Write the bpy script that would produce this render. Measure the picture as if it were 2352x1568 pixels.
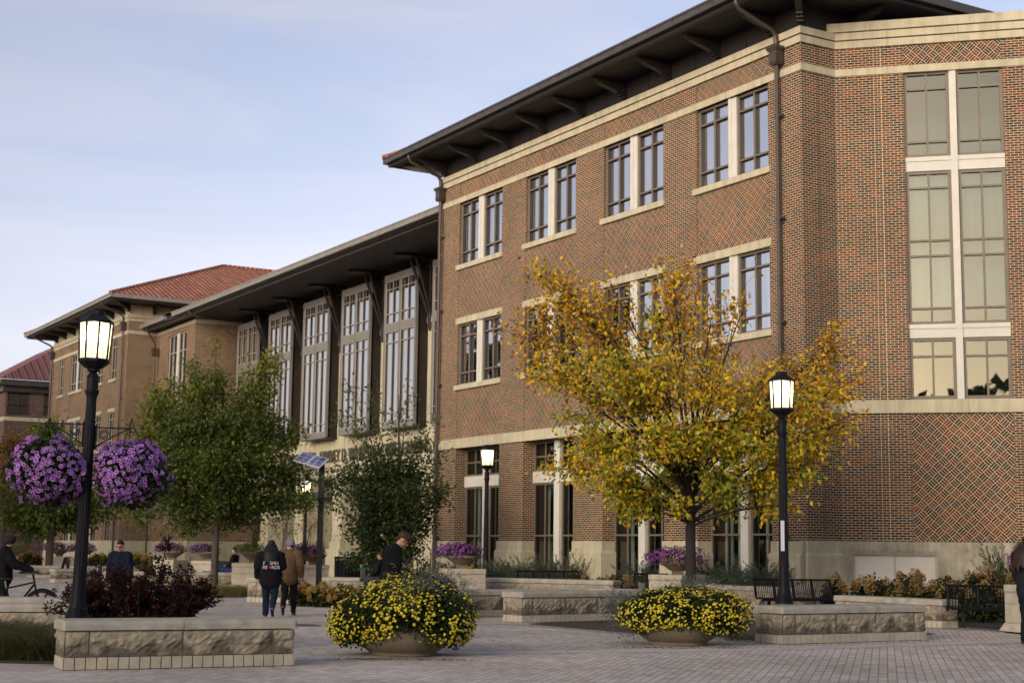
import bpy, bmesh, math, random
import numpy as np
from mathutils import Vector, Matrix
random.seed(7); RNG=np.random.default_rng(7)
S=bpy.context.scene; COL=S.collection
for o in list(bpy.data.objects): bpy.data.objects.remove(o)
R=math.radians; PI=math.pi

# ------------------------------------------------------------------ camera
PIT,ROL=0.13724,0.01211
fw=Vector((0,math.cos(PIT),math.sin(PIT))); up=Vector((0,-math.sin(PIT),math.cos(PIT))); rt=Vector((1,0,0))
r2=rt*math.cos(ROL)+up*math.sin(ROL); u2=-rt*math.sin(ROL)+up*math.cos(ROL)
cam=bpy.data.cameras.new('camera'); co=bpy.data.objects.new('camera',cam); COL.objects.link(co)
M=Matrix((r2,u2,-fw)).transposed().to_4x4(); M.translation=(0,0,1.55); co.matrix_world=M
cam.sensor_width=36; cam.lens=3480.2/2352*36; cam.clip_start=.1; cam.clip_end=3000
cam.dof.use_dof=True; cam.dof.focus_distance=27.5; cam.dof.aperture_fstop=2.2
S.camera=co
S.render.resolution_x=1024; S.render.resolution_y=682

# ------------------------------------------------------------------ world, sun, exposure
SUN_EL,SUN_AZ=9.0,214.0            # degrees; azimuth clockwise from +Y (behind the camera, to the left)
W=bpy.data.worlds.new("World"); S.world=W; W.use_nodes=True
nt=W.node_tree; nt.nodes.clear()
def wn(t,**k):
    n=nt.nodes.new(t)
    for a,b in k.items(): setattr(n,a,b)
    return n
wo=wn('ShaderNodeOutputWorld'); bg=wn('ShaderNodeBackground'); sky=wn('ShaderNodeTexSky')
sky.sky_type='NISHITA'; sky.sun_disc=False; sky.sun_elevation=R(SUN_EL); sky.sun_rotation=R(SUN_AZ)
sky.air_density=1.0; sky.dust_density=2.2; sky.ozone_density=2.0
tc=wn('ShaderNodeTexCoord'); mp=wn('ShaderNodeMapping'); mp.inputs['Scale'].default_value=(1.1,1.6,7.0); mp.inputs['Rotation'].default_value=(0.12,0.1,0.5)
cn=wn('ShaderNodeTexNoise'); cn.inputs['Scale'].default_value=1.7; cn.inputs['Detail'].default_value=7; cn.inputs['Roughness'].default_value=.55; cn.inputs['Distortion'].default_value=.6
cr=wn('ShaderNodeValToRGB'); cr.color_ramp.elements[0].position=.40; cr.color_ramp.elements[1].position=.78
cr.color_ramp.elements[0].color=(.34,.34,.34,1); cr.color_ramp.elements[1].color=(.95,.95,.95,1)
bw=wn('ShaderNodeRGBToBW')
mul=wn('ShaderNodeMixRGB',blend_type='MULTIPLY'); mul.inputs['Fac'].default_value=1; mul.inputs[2].default_value=(1.78,1.74,1.98,1)
tint=wn('ShaderNodeMixRGB',blend_type='MULTIPLY'); tint.inputs['Fac'].default_value=1; tint.inputs[2].default_value=(1.50,1.20,1.25,1)
mix=wn('ShaderNodeMixRGB')
L=nt.links.new
L(tc.outputs['Generated'],mp.inputs['Vector']); L(mp.outputs[0],cn.inputs['Vector']); L(cn.outputs['Fac'],cr.inputs['Fac'])
L(sky.outputs[0],bw.inputs[0]); L(bw.outputs[0],mul.inputs[1]); L(sky.outputs[0],tint.inputs[1])
L(tint.outputs[0],mix.inputs[1]); L(mul.outputs[0],mix.inputs[2]); L(cr.outputs[0],mix.inputs['Fac'])
L(mix.outputs[0],bg.inputs['Color']); bg.inputs['Strength'].default_value=.15; L(bg.outputs[0],wo.inputs['Surface'])
sl=bpy.data.lights.new('sun','SUN'); sl.energy=1.02; sl.angle=R(28); sl.color=(1,.90,.60)
so=bpy.data.objects.new('sun',sl); COL.objects.link(so)
SUN_LAMP_EL=18.0
sd=Vector((math.sin(R(SUN_AZ))*math.cos(R(SUN_LAMP_EL)),math.cos(R(SUN_AZ))*math.cos(R(SUN_LAMP_EL)),math.sin(R(SUN_LAMP_EL))))
so.rotation_euler=sd.to_track_quat('Z','Y').to_euler(); so.location=(-20,-40,40)
S.view_settings.view_transform='Standard'; S.view_settings.look='None'; S.view_settings.gamma=1; S.view_settings.use_curve_mapping=False
S.view_settings.exposure=0.57
S.render.engine='CYCLES'

# ------------------------------------------------------------------ helpers
def tag(o,label=None,cat=None,group=None,kind=None):
    if label: o['label']=label
    if cat: o['category']=cat
    if group: o['group']=group
    if kind: o['kind']=kind
    return o
def thing(name,label,cat,loc=(0,0,0),rz=0,group=None):
    o=bpy.data.objects.new(name,None); COL.objects.link(o); o.location=loc; o.rotation_euler=(0,0,rz); o.empty_display_size=.2
    return tag(o,label,cat,group)
def dup(root,loc,rz,label,group=None):
    r=root.copy(); COL.objects.link(r); r.location=loc; r.rotation_euler=(0,0,rz); r['label']=label
    if group: r['group']=group
    for ch in list(root.children):
        c=ch.copy(); COL.objects.link(c); c.parent=r
        for g in list(ch.children):
            d=g.copy(); COL.objects.link(d); d.parent=c
    return r
class MB:
    def __init__(s): s.v=[]; s.f=[]; s.uv={}; s.c=None
    def quad(s,*p,uv=None):
        i=len(s.v); s.v+= [tuple(q) for q in p]; s.f.append(tuple(range(i,i+len(p))))
        if uv: s.uv[len(s.f)-1]=uv
        return s
    def box(s,x0,x1,y0,y1,z0,z1):
        i=len(s.v)
        s.v+=[(x0,y0,z0),(x1,y0,z0),(x1,y1,z0),(x0,y1,z0),(x0,y0,z1),(x1,y0,z1),(x1,y1,z1),(x0,y1,z1)]
        for q in ((0,3,2,1),(4,5,6,7),(0,1,5,4),(1,2,6,5),(2,3,7,6),(3,0,4,7)): s.f.append(tuple(i+k for k in q))
        return s
    def frust(s,x0,x1,y0,y1,z0,z1,e):          # box whose top is inset by e
        i=len(s.v)
        s.v+=[(x0,y0,z0),(x1,y0,z0),(x1,y1,z0),(x0,y1,z0),(x0+e,y0+e,z1),(x1-e,y0+e,z1),(x1-e,y1-e,z1),(x0+e,y1-e,z1)]
        for q in ((0,3,2,1),(4,5,6,7),(0,1,5,4),(1,2,6,5),(2,3,7,6),(3,0,4,7)): s.f.append(tuple(i+k for k in q))
        return s
    def prism(s,poly,z0,z1):
        i=len(s.v);n=len(poly)
        s.v+=[(x,y,z0) for x,y in poly]+[(x,y,z1) for x,y in poly]
        s.f.append(tuple(i+k for k in range(n-1,-1,-1))); s.f.append(tuple(i+n+k for k in range(n)))
        for k in range(n): s.f.append((i+k,i+(k+1)%n,i+n+(k+1)%n,i+n+k))
        return s
    def lathe(s,prof,n=16,c=(0,0),rot=0,sy=1.0):
        i=len(s.v)
        for r,z in prof:
            for k in range(n):
                a=rot+2*PI*k/n; s.v.append((c[0]+r*math.cos(a),c[1]+sy*r*math.sin(a),z))
        for j in range(len(prof)-1):
            for k in range(n):
                a,b=i+j*n+k,i+j*n+(k+1)%n; s.f.append((a,b,b+n,a+n))
        s.f.append(tuple(i+k for k in range(n-1,-1,-1))); m=i+(len(prof)-1)*n; s.f.append(tuple(m+k for k in range(n)))
        return s
    def tube(s,pts,rad,n=6,flat=None):
        pts=[Vector(p) for p in pts]; m=len(pts)
        rads=rad if isinstance(rad,(list,tuple)) else [rad]*m
        i=len(s.v); prev=None
        for j,p in enumerate(pts):
            t=(pts[min(j+1,m-1)]-pts[max(j-1,0)])
            if t.length<1e-9: t=Vector((0,0,1))
            t.normalize()
            if prev is None:
                a=Vector((0,0,1)) if abs(t.z)<.9 else Vector((1,0,0)); x=t.cross(a).normalized()
            else:
                x=(prev-t*prev.dot(t))
                x=x.normalized() if x.length>1e-6 else t.orthogonal().normalized()
            prev=x; y=t.cross(x)
            for k in range(n):
                a=2*PI*k/n; q=p+(x*math.cos(a)+y*math.sin(a))*rads[j]; s.v.append(tuple(q))
        for j in range(m-1):
            for k in range(n):
                a,b=i+j*n+k,i+j*n+(k+1)%n; s.f.append((a,b,b+n,a+n))
        s.f.append(tuple(i+k for k in range(n-1,-1,-1))); e=i+(m-1)*n; s.f.append(tuple(e+k for k in range(n)))
        return s
    def ball(s,c,r,nu=10,nv=7,M3=None):
        i=len(s.v); rx,ry,rz=r if isinstance(r,(tuple,list)) else (r,r,r); c=Vector(c)
        def P(x,y,z):
            q=Vector((x*rx,y*ry,z*rz)); q=M3@q if M3 else q; return tuple(c+q)
        s.v.append(P(0,0,-1))
        for j in range(1,nv):
            th=-PI/2+PI*j/nv
            for k in range(nu):
                a=2*PI*k/nu; s.v.append(P(math.cos(th)*math.cos(a),math.cos(th)*math.sin(a),math.sin(th)))
        s.v.append(P(0,0,1)); e=len(s.v)-1
        for k in range(nu):
            s.f.append((i,i+1+(k+1)%nu,i+1+k)); b=i+1+(nv-2)*nu; s.f.append((e,b+k,b+(k+1)%nu))
        for j in range(nv-2):
            for k in range(nu):
                a=i+1+j*nu+k; b=i+1+j*nu+(k+1)%nu; s.f.append((a,b,b+nu,a+nu))
        return s
    def capsule(s,p0,p1,r0,r1,n=12,sq=1.0,ax=None):      # tapered rounded limb, cross-section squashed by sq along axis ax
        p0=Vector(p0);p1=Vector(p1);t=(p1-p0); Lh=t.length
        if Lh<1e-5: return s.ball(p0,r0)
        t/=Lh; a=Vector(ax) if ax else (Vector((0,1,0)) if abs(t.y)<.9 else Vector((1,0,0)))
        y=(a-t*a.dot(t)).normalized(); x=y.cross(t)
        prof=[]
        for j in range(4): th=-PI/2+PI/2*j/3; prof.append((r0*math.cos(th)+1e-4,r0*math.sin(th)*.9))
        for j in range(4): th=PI/2*j/3; prof.append((r1*math.cos(th)+1e-4,Lh+r1*math.sin(th)*.9))
        i=len(s.v)
        for r,h in prof:
            for k in range(n):
                an=2*PI*k/n; s.v.append(tuple(p0+t*h+x*(r*math.cos(an))+y*(r*sq*math.sin(an))))
        m=len(prof)
        for j in range(m-1):
            for k in range(n):
                a,b=i+j*n+k,i+j*n+(k+1)%n; s.f.append((a,b,b+n,a+n))
        s.f.append(tuple(i+k for k in range(n-1,-1,-1))); e=i+(m-1)*n; s.f.append(tuple(e+k for k in range(n)))
        return s
    def xf(s,M4,start=0):
        for k in range(start,len(s.v)): s.v[k]=tuple(M4@Vector(s.v[k]))
        return s
    def build(s,name,mat,parent=None,smooth=False,bevel=0):
        me=bpy.data.meshes.new(name); me.from_pydata(s.v,[],s.f); me.update()
        ul=me.uv_layers.new(name='UVMap')
        n=len(me.loops); uv=np.zeros((n,2),dtype=np.float32)
        for p in me.polygons:
            if p.index in s.uv:
                for k,li in enumerate(p.loop_indices): uv[li]=s.uv[p.index][k]
                continue
            nx,ny,nz=p.normal
            if abs(nz)>.8:
                for li in p.loop_indices:
                    q=me.vertices[me.loops[li].vertex_index].co; uv[li]=(q.x,q.y)
            else:
                h=math.hypot(nx,ny) or 1; tx,ty=-ny/h,nx/h
                for li in p.loop_indices:
                    q=me.vertices[me.loops[li].vertex_index].co; uv[li]=(q.x*tx+q.y*ty,q.z)
        ul.data.foreach_set('uv',uv.ravel())
        if s.c is not None:
            ca=me.color_attributes.new('Col','FLOAT_COLOR','POINT')
            arr=np.ones((len(s.v),4),dtype=np.float32); arr[:,:3]=np.array(s.c,dtype=np.float32)[:len(s.v)]
            ca.data.foreach_set('color',arr.ravel())
        if smooth: me.polygons.foreach_set('use_smooth',[True]*len(me.polygons))
        o=bpy.data.objects.new(name,me); COL.objects.link(o)
        if mat: me.materials.append(mat)
        if parent: o.parent=parent
        if bevel:
            b=o.modifiers.new('bevel','BEVEL'); b.width=bevel; b.segments=2; b.limit_method='ANGLE'
        return o
def np_mesh(name,V,F,mat,parent=None,cols=None,smooth=False):
    """V (n,3), F (m,k) fixed-size faces"""
    me=bpy.data.meshes.new(name); V=np.asarray(V,dtype=np.float32); F=np.asarray(F,dtype=np.int32); k=F.shape[1]
    me.vertices.add(len(V)); me.vertices.foreach_set('co',V.ravel())
    me.loops.add(F.size); me.loops.foreach_set('vertex_index',F.ravel())
    me.polygons.add(len(F)); me.polygons.foreach_set('loop_start',np.arange(0,F.size,k,dtype=np.int32))
    me.polygons.foreach_set('loop_total',np.full(len(F),k,dtype=np.int32))
    me.update(calc_edges=True)
    if cols is not None:
        ca=me.color_attributes.new('Col','FLOAT_COLOR','POINT'); a=np.ones((len(V),4),dtype=np.float32); a[:,:3]=cols; ca.data.foreach_set('color',a.ravel())
    if smooth: me.polygons.foreach_set('use_smooth',np.ones(len(F),dtype=bool))
    o=bpy.data.objects.new(name,me); COL.objects.link(o); me.materials.append(mat)
    if parent: o.parent=parent
    return o
def unit(a): return a/np.maximum(np.linalg.norm(a,axis=1,keepdims=True),1e-9)
def leaves(name,P,size,cols,mat,parent=None,nrm=None,droop=.3,aspect=.55,rnd=1.0,fold=.18,axis=None,oval=False):
    """one folded diamond per leaf"""
    P=np.asarray(P,dtype=float); n=len(P); size=np.broadcast_to(np.asarray(size,dtype=float),(n,)).copy()
    ax=RNG.normal(size=(n,3))*rnd
    if axis is not None: ax+=axis
    if nrm is not None: ax+=nrm*.6
    ax[:,2]-=droop; ax=unit(ax)
    nn=RNG.normal(size=(n,3))
    nn[:,2]+=.7
    if nrm is not None: nn+=nrm
    nn=unit(nn-ax*np.sum(nn*ax,axis=1,keepdims=True)); sd=np.cross(ax,nn)
    s=size[:,None]
    if oval:
        V=np.empty((n,6,3)); V[:,0]=P; V[:,3]=P+ax*s; lift=nn*s*fold*RNG.uniform(.3,1,size=(n,1))
        for j,(u,k,l) in enumerate(((.28,.46,.8),(.68,.42,1.0))):
            q=P+ax*s*u+lift*l; V[:,1+j]=q+sd*s*aspect*k; V[:,5-j]=q-sd*s*aspect*k
        F=(np.arange(n)[:,None,None]*6+np.array([(0,1,2,3),(0,3,4,5)])[None]).reshape(-1,4); return np_mesh(name,V.reshape(-1,3),F,mat,parent,np.repeat(cols,6,axis=0))
    V=np.empty((n,4,3)); V[:,0]=P; V[:,2]=P+ax*s; mid=P+ax*s*.45+nn*s*fold*RNG.uniform(.3,1,size=(n,1))
    V[:,1]=mid+sd*s*aspect*.5; V[:,3]=mid-sd*s*aspect*.5
    F=np.arange(4*n).reshape(n,4); C=np.repeat(cols,4,axis=0)
    return np_mesh(name,V.reshape(-1,3),F,mat,parent,C)
def pal(n,colours,weights=None,jit=.18):
    c=np.array(colours,dtype=float); idx=RNG.choice(len(c),size=n,p=(np.array(weights)/np.sum(weights)) if weights is not None else None)
    return np.clip(c[idx]*RNG.uniform(1-jit,1+jit,size=(n,1)),0,1)
# ------------------------------------------------------------------ materials
def mat(name,col=(.5,.5,.5),rough=.7,metal=0,spec=.4,noise=0,nscale=4,bump=0,bscale=30,attr=False,trans=0,coat=0,streak=0):
    m=bpy.data.materials.new(name); m.use_nodes=True; t=m.node_tree; b=t.nodes['Principled BSDF']
    b.inputs['Base Color'].default_value=(*col,1); b.inputs['Roughness'].default_value=rough; b.inputs['Metallic'].default_value=metal
    b.inputs['Specular IOR Level'].default_value=spec
    src=None
    if attr:
        a=t.nodes.new('ShaderNodeAttribute'); a.attribute_name='Col'; src=a.outputs['Color']
    if noise or bump: tcd=t.nodes.new('ShaderNodeTexCoord')
    if noise:
        n=t.nodes.new('ShaderNodeTexNoise'); n.inputs['Scale'].default_value=nscale; n.inputs['Detail'].default_value=6; n.inputs['Roughness'].default_value=.6
        t.links.new(tcd.outputs['Object'],n.inputs['Vector'])
        rp=t.nodes.new('ShaderNodeMapRange'); rp.inputs['From Min'].default_value=.3; rp.inputs['From Max'].default_value=.7; rp.inputs['To Min'].default_value=1-noise; rp.inputs['To Max'].default_value=1+noise*.6
        t.links.new(n.outputs['Fac'],rp.inputs['Value'])
        mx=t.nodes.new('ShaderNodeMixRGB'); mx.blend_type='MULTIPLY'; mx.inputs['Fac'].default_value=1
        if src: t.links.new(src,mx.inputs[1])
        else: mx.inputs[1].default_value=(*col,1)
        t.links.new(rp.outputs[0],mx.inputs[2]); src=mx.outputs[0]
    if streak:
        tcs=t.nodes.new('ShaderNodeTexCoord'); mps=t.nodes.new('ShaderNodeMapping'); mps.inputs['Scale'].default_value=(2.6,2.6,.35); ns=t.nodes.new('ShaderNodeTexNoise'); ns.inputs['Scale'].default_value=1.6; ns.inputs['Detail'].default_value=7; ns.inputs['Roughness'].default_value=.7
        t.links.new(tcs.outputs['Object'],mps.inputs['Vector']); t.links.new(mps.outputs[0],ns.inputs['Vector']); rs=t.nodes.new('ShaderNodeMapRange'); rs.inputs['From Min'].default_value=.42; rs.inputs['From Max'].default_value=.66; rs.inputs['To Min'].default_value=1.04; rs.inputs['To Max'].default_value=1-streak; t.links.new(ns.outputs['Fac'],rs.inputs['Value'])
        ms_=t.nodes.new('ShaderNodeMixRGB'); ms_.blend_type='MULTIPLY'; ms_.inputs['Fac'].default_value=1; t.links.new(src,ms_.inputs[1]); t.links.new(rs.outputs[0],ms_.inputs[2]); src=ms_.outputs[0]
    if src: t.links.new(src,b.inputs['Base Color'])
    if bump:
        n2=t.nodes.new('ShaderNodeTexNoise'); n2.inputs['Scale'].default_value=bscale; n2.inputs['Detail'].default_value=5
        t.links.new(tcd.outputs['Object'],n2.inputs['Vector'])
        bp=t.nodes.new('ShaderNodeBump'); bp.inputs['Strength'].default_value=bump; bp.inputs['Distance'].default_value=.02
        t.links.new(n2.outputs['Fac'],bp.inputs['Height']); t.links.new(bp.outputs[0],b.inputs['Normal'])
    if trans:
        tr=t.nodes.new('ShaderNodeBsdfTranslucent'); ms=t.nodes.new('ShaderNodeMixShader'); ms.inputs[0].default_value=trans
        if src: t.links.new(src,tr.inputs['Color'])
        else: tr.inputs['Color'].default_value=(*col,1)
        t.links.new(b.outputs[0],ms.inputs[1]); t.links.new(tr.outputs[0],ms.inputs[2]); t.links.new(ms.outputs[0],t.nodes['Material Output'].inputs['Surface'])
    return m
def mnode(t,op,a,b=None,c=None):
    n=t.nodes.new('ShaderNodeMath'); n.operation=op
    for i,x in enumerate((a,b,c)):
        if x is None: continue
        if isinstance(x,(int,float)): n.inputs[i].default_value=x
        else: t.links.new(x,n.inputs[i])
    return n.outputs[0]
BR=[(0,(.026,.024,.028)),(.38,(.042,.030,.030)),(.47,(.112,.032,.020)),(.62,(.078,.025,.018)),(.76,(.135,.043,.024)),(.91,(.092,.042,.027))]
MORTAR=(.54,.42,.235)
def brick_ramp(t,fac):
    r=t.nodes.new('ShaderNodeValToRGB'); r.color_ramp.interpolation='CONSTANT'; e=r.color_ramp.elements
    e[0].position=0; e[0].color=(*BR[0][1],1); e[1].position=BR[1][0]; e[1].color=(*BR[1][1],1)
    for p,c in BR[2:]:
        q=e.new(p); q.color=(*c,1)
    t.links.new(fac,r.inputs[0]); return r.outputs[0]
def finish_brick(m,t,colr,morf,mort):
    b=t.nodes['Principled BSDF']; b.inputs['Roughness'].default_value=.85; b.inputs['Specular IOR Level'].default_value=.25
    tcd=t.nodes.new('ShaderNodeTexCoord')
    n=t.nodes.new('ShaderNodeTexNoise'); n.inputs['Scale'].default_value=.6; n.inputs['Detail'].default_value=8; t.links.new(tcd.outputs['Object'],n.inputs['Vector'])
    rp=t.nodes.new('ShaderNodeMapRange'); rp.inputs['From Min'].default_value=.3; rp.inputs['From Max'].default_value=.7; rp.inputs['To Min'].default_value=.86; rp.inputs['To Max'].default_value=1.12; t.links.new(n.outputs['Fac'],rp.inputs['Value'])
    mx=t.nodes.new('ShaderNodeMixRGB'); t.links.new(morf,mx.inputs['Fac']); t.links.new(colr,mx.inputs[1]); mx.inputs[2].default_value=(*mort,1)
    m2=t.nodes.new('ShaderNodeMixRGB'); m2.blend_type='MULTIPLY'; m2.inputs['Fac'].default_value=1; t.links.new(mx.outputs[0],m2.inputs[1]); t.links.new(rp.outputs[0],m2.inputs[2])
    t.links.new(m2.outputs[0],b.inputs['Base Color'])
    inv=mnode(t,'SUBTRACT',1.0,morf); bp=t.nodes.new('ShaderNodeBump'); bp.inputs['Strength'].default_value=.25; bp.inputs['Distance'].default_value=.008
    t.links.new(inv,bp.inputs['Height']); t.links.new(bp.outputs[0],b.inputs['Normal'])
def brick_mat(name,mort=MORTAR,scale=1.0,dark=0):
    m=bpy.data.materials.new(name); m.use_nodes=True; t=m.node_tree
    tcd=t.nodes.new('ShaderNodeTexCoord'); bt=t.nodes.new('ShaderNodeTexBrick')
    bt.inputs['Color1'].default_value=(0,0,0,1); bt.inputs['Color2'].default_value=(1,1,1,1); bt.inputs['Mortar'].default_value=(.5,.5,.5,1)
    bt.inputs['Scale'].default_value=1; bt.inputs['Brick Width'].default_value=.2032*scale; bt.inputs['Row Height'].default_value=.0677*scale
    bt.inputs['Mortar Size'].default_value=.0078*scale; bt.inputs['Mortar Smooth'].default_value=.15; bt.inputs['Bias'].default_value=dark
    t.links.new(tcd.outputs['UV'],bt.inputs['Vector'])
    finish_brick(m,t,brick_ramp(t,bt.outputs['Color']),bt.outputs['Fac'],mort); return m
def basket_mat(name,mort=MORTAR):
    m=bpy.data.materials.new(name); m.use_nodes=True; t=m.node_tree
    tcd=t.nodes.new('ShaderNodeTexCoord'); mpp=t.nodes.new('ShaderNodeMapping'); mpp.inputs['Rotation'].default_value=(0,0,R(45)); mpp.inputs['Scale'].default_value=(1/.2032,1/.2032,1); mpp.inputs['Location'].default_value=(200.3,200.1,0)
    t.links.new(tcd.outputs['UV'],mpp.inputs['Vector']); sx=t.nodes.new('ShaderNodeSeparateXYZ'); t.links.new(mpp.outputs[0],sx.inputs[0])
    X,Y=sx.outputs[0],sx.outputs[1]; fx=mnode(t,'FLOOR',X); fy=mnode(t,'FLOOR',Y); lx=mnode(t,'FRACT',X); ly=mnode(t,'FRACT',Y)
    par=mnode(t,'MODULO',mnode(t,'ADD',fx,fy),2.0); par=mnode(t,'GREATER_THAN',par,.5)
    npar=mnode(t,'SUBTRACT',1.0,par)
    a=mnode(t,'ADD',mnode(t,'MULTIPLY',lx,par),mnode(t,'MULTIPLY',ly,npar))      # across the stripes
    b_=mnode(t,'ADD',mnode(t,'MULTIPLY',ly,par),mnode(t,'MULTIPLY',lx,npar))     # along
    a3=mnode(t,'MULTIPLY',a,3.0); st=mnode(t,'FLOOR',a3); la=mnode(t,'FRACT',a3)
    ea=mnode(t,'MINIMUM',la,mnode(t,'SUBTRACT',1.0,la)); eb=mnode(t,'MULTIPLY',mnode(t,'MINIMUM',b_,mnode(t,'SUBTRACT',1.0,b_)),3.0)
    e=mnode(t,'MINIMUM',ea,eb); mor=t.nodes.new('ShaderNodeMapRange'); mor.inputs['From Min'].default_value=.085; mor.inputs['From Max'].default_value=.125; mor.inputs['To Min'].default_value=1; mor.inputs['To Max'].default_value=0
    t.links.new(e,mor.inputs['Value'])
    cb=t.nodes.new('ShaderNodeCombineXYZ'); t.links.new(fx,cb.inputs[0]); t.links.new(fy,cb.inputs[1]); t.links.new(mnode(t,'MULTIPLY',st,.37),cb.inputs[2])
    wnz=t.nodes.new('ShaderNodeTexWhiteNoise'); t.links.new(cb.outputs[0],wnz.inputs['Vector'])
    cb2=t.nodes.new('ShaderNodeCombineXYZ'); t.links.new(fx,cb2.inputs[0]); t.links.new(fy,cb2.inputs[1]); wn2=t.nodes.new('ShaderNodeTexWhiteNoise'); t.links.new(cb2.outputs[0],wn2.inputs['Vector'])
    rv=mnode(t,'ADD',mnode(t,'MULTIPLY',wnz.outputs['Value'],.55),mnode(t,'MULTIPLY',wn2.outputs['Value'],.45))
    finish_brick(m,t,brick_ramp(t,rv),mor.outputs[0],mort); return m
BRICK=brick_mat('brick'); BASKET=basket_mat('basketweave_brick')
DARKBRICK=brick_mat('dark_brick',mort=(.25,.19,.14),scale=1.35,dark=-.15)
STONE=mat('limestone',(.47,.425,.28),.85,streak=.22,noise=.13,nscale=1.6,bump=.25,bscale=14)
STONE2=mat('limestone_weathered',(.37,.335,.235),.9,streak=.35,noise=.30,nscale=2.2,bump=.5,bscale=9)
CASTW=mat('white_cast_stone',(.56,.545,.46),.75,noise=.08,nscale=2)
BRONZE=mat('bronze_frame',(.155,.125,.085),.5,noise=.1,nscale=3)
PALEF=mat('pale_window_frame',(.34,.31,.25),.5,noise=.08)
DARKM=mat('dark_bronze_metal_and_shade',(.030,.025,.021),.45,metal=.3,noise=.15,nscale=2)
SOFF=mat('soffit_metal',(.019,.016,.014),.55,noise=.1)
GUTT=mat('gutter_metal',(.085,.078,.068),.38,metal=.35,noise=.2,nscale=1.5)
GUTL=mat('pale_gutter_metal',(.26,.245,.20),.45,metal=.2,noise=.22,nscale=2.5)
PIPE=mat('downspout_metal',(.075,.060,.045),.4,metal=.25,noise=.15)
BLACKM=mat('black_iron',(.008,.008,.011),.5,spec=.13)
TAN=mat('tan_panel',(.40,.30,.155),.8,noise=.1)
GREYM=mat('grey_box_metal',(.20,.19,.165),.5,metal=.1,noise=.08)
VENT=mat('pale_metal_panel',(.50,.47,.40),.45,noise=.07,nscale=6)
DARKIN=mat('dark_interior',(.012,.011,.010),.9)
BLIND=mat('window_blind',(.42,.45,.40),.8,noise=.06,nscale=8)
SHADE=mat('rolled_shade',(.20,.21,.21),.85); CURT=mat('window_curtain',(.55,.56,.54),.8,noise=.05)
def glass_mat(name,refl,tint,coat=(.96,.97,.98)):  # coat: reflection colour; for the bay glass it holds the painted sunset glow
    m=bpy.data.materials.new(name); m.use_nodes=True; t=m.node_tree; t.nodes.remove(t.nodes['Principled BSDF'])
    g=t.nodes.new('ShaderNodeBsdfGlossy'); g.inputs['Roughness'].default_value=.015; g.inputs['Color'].default_value=(*coat,1)
    tr=t.nodes.new('ShaderNodeBsdfTransparent'); tr.inputs['Color'].default_value=(*tint,1); ms=t.nodes.new('ShaderNodeMixShader')
    lw=t.nodes.new('ShaderNodeFresnel'); lw.inputs['IOR'].default_value=1.5
    v=mnode(t,'ADD',lw.outputs[0],refl); v=mnode(t,'MINIMUM',v,1.0)
    tcd=t.nodes.new('ShaderNodeTexCoord'); n=t.nodes.new('ShaderNodeTexNoise'); n.inputs['Scale'].default_value=.9; t.links.new(tcd.outputs['Object'],n.inputs['Vector'])
    bp=t.nodes.new('ShaderNodeBump'); bp.inputs['Strength'].default_value=.05; bp.inputs['Distance'].default_value=.05; t.links.new(n.outputs['Fac'],bp.inputs['Height']); t.links.new(bp.outputs[0],g.inputs['Normal'])
    t.links.new(v,ms.inputs[0]); t.links.new(tr.outputs[0],ms.inputs[1]); t.links.new(g.outputs[0],ms.inputs[2]); t.links.new(ms.outputs[0],t.nodes['Material Output'].inputs['Surface']); return m
GLASS=glass_mat('window_glass',.68,(.55,.6,.58)); GLASS_BAY=glass_mat('sunset_tinted_bay_glass',.10,(.5,.55,.5),(.90,.94,.66)); GLASS_LOW=glass_mat('clear_window_glass',.10,(.75,.8,.77))  # bay glass: yellow sunset glow painted into its reflection colour
def tile_mat(name,c1,c2,pu,pv):
    m=bpy.data.materials.new(name); m.use_nodes=True; t=m.node_tree; b=t.nodes['Principled BSDF']; b.inputs['Roughness'].default_value=.75
    tcd=t.nodes.new('ShaderNodeTexCoord'); sx=t.nodes.new('ShaderNodeSeparateXYZ'); t.links.new(tcd.outputs['UV'],sx.inputs[0])
    u=mnode(t,'MULTIPLY',sx.outputs[0],1/pu); v=mnode(t,'MULTIPLY',sx.outputs[1],1/pv)
    s=mnode(t,'ABSOLUTE',mnode(t,'SINE',mnode(t,'MULTIPLY',u,PI))); fv=mnode(t,'FRACT',v)
    cb=t.nodes.new('ShaderNodeCombineXYZ'); t.links.new(mnode(t,'FLOOR',u),cb.inputs[0]); t.links.new(mnode(t,'FLOOR',v),cb.inputs[1])
    wz=t.nodes.new('ShaderNodeTexWhiteNoise'); t.links.new(cb.outputs[0],wz.inputs['Vector'])
    mx=t.nodes.new('ShaderNodeMixRGB'); mx.inputs[1].default_value=(*c1,1); mx.inputs[2].default_value=(*c2,1); t.links.new(wz.outputs['Value'],mx.inputs['Fac']); t.links.new(mx.outputs[0],b.inputs['Base Color'])
    h=mnode(t,'ADD',mnode(t,'MULTIPLY',s,1.0),mnode(t,'MULTIPLY',mnode(t,'SUBTRACT',1.0,fv),.6)); bp=t.nodes.new('ShaderNodeBump'); bp.inputs['Strength'].default_value=1; bp.inputs['Distance'].default_value=.12
    t.links.new(h,bp.inputs['Height']); t.links.new(bp.outputs[0],b.inputs['Normal']); return m
TILE=tile_mat('clay_roof_tile',(.27,.085,.04),(.44,.17,.08),.34,.46); RIBROOF=tile_mat('ribbed_metal_roof',(.17,.07,.065),(.20,.085,.075),.62,400)
LEAFM=mat('foliage',rough=.55,attr=True,trans=.45,spec=.25); PETAL=mat('petals',rough=.6,attr=True,trans=.32,spec=.2)
BARK=mat('bark',(.075,.058,.045),.9,noise=.3,nscale=9,bump=.7,bscale=25); BARKD=mat('dark_bark',(.028,.022,.019),.9,noise=.3,nscale=9)
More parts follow.
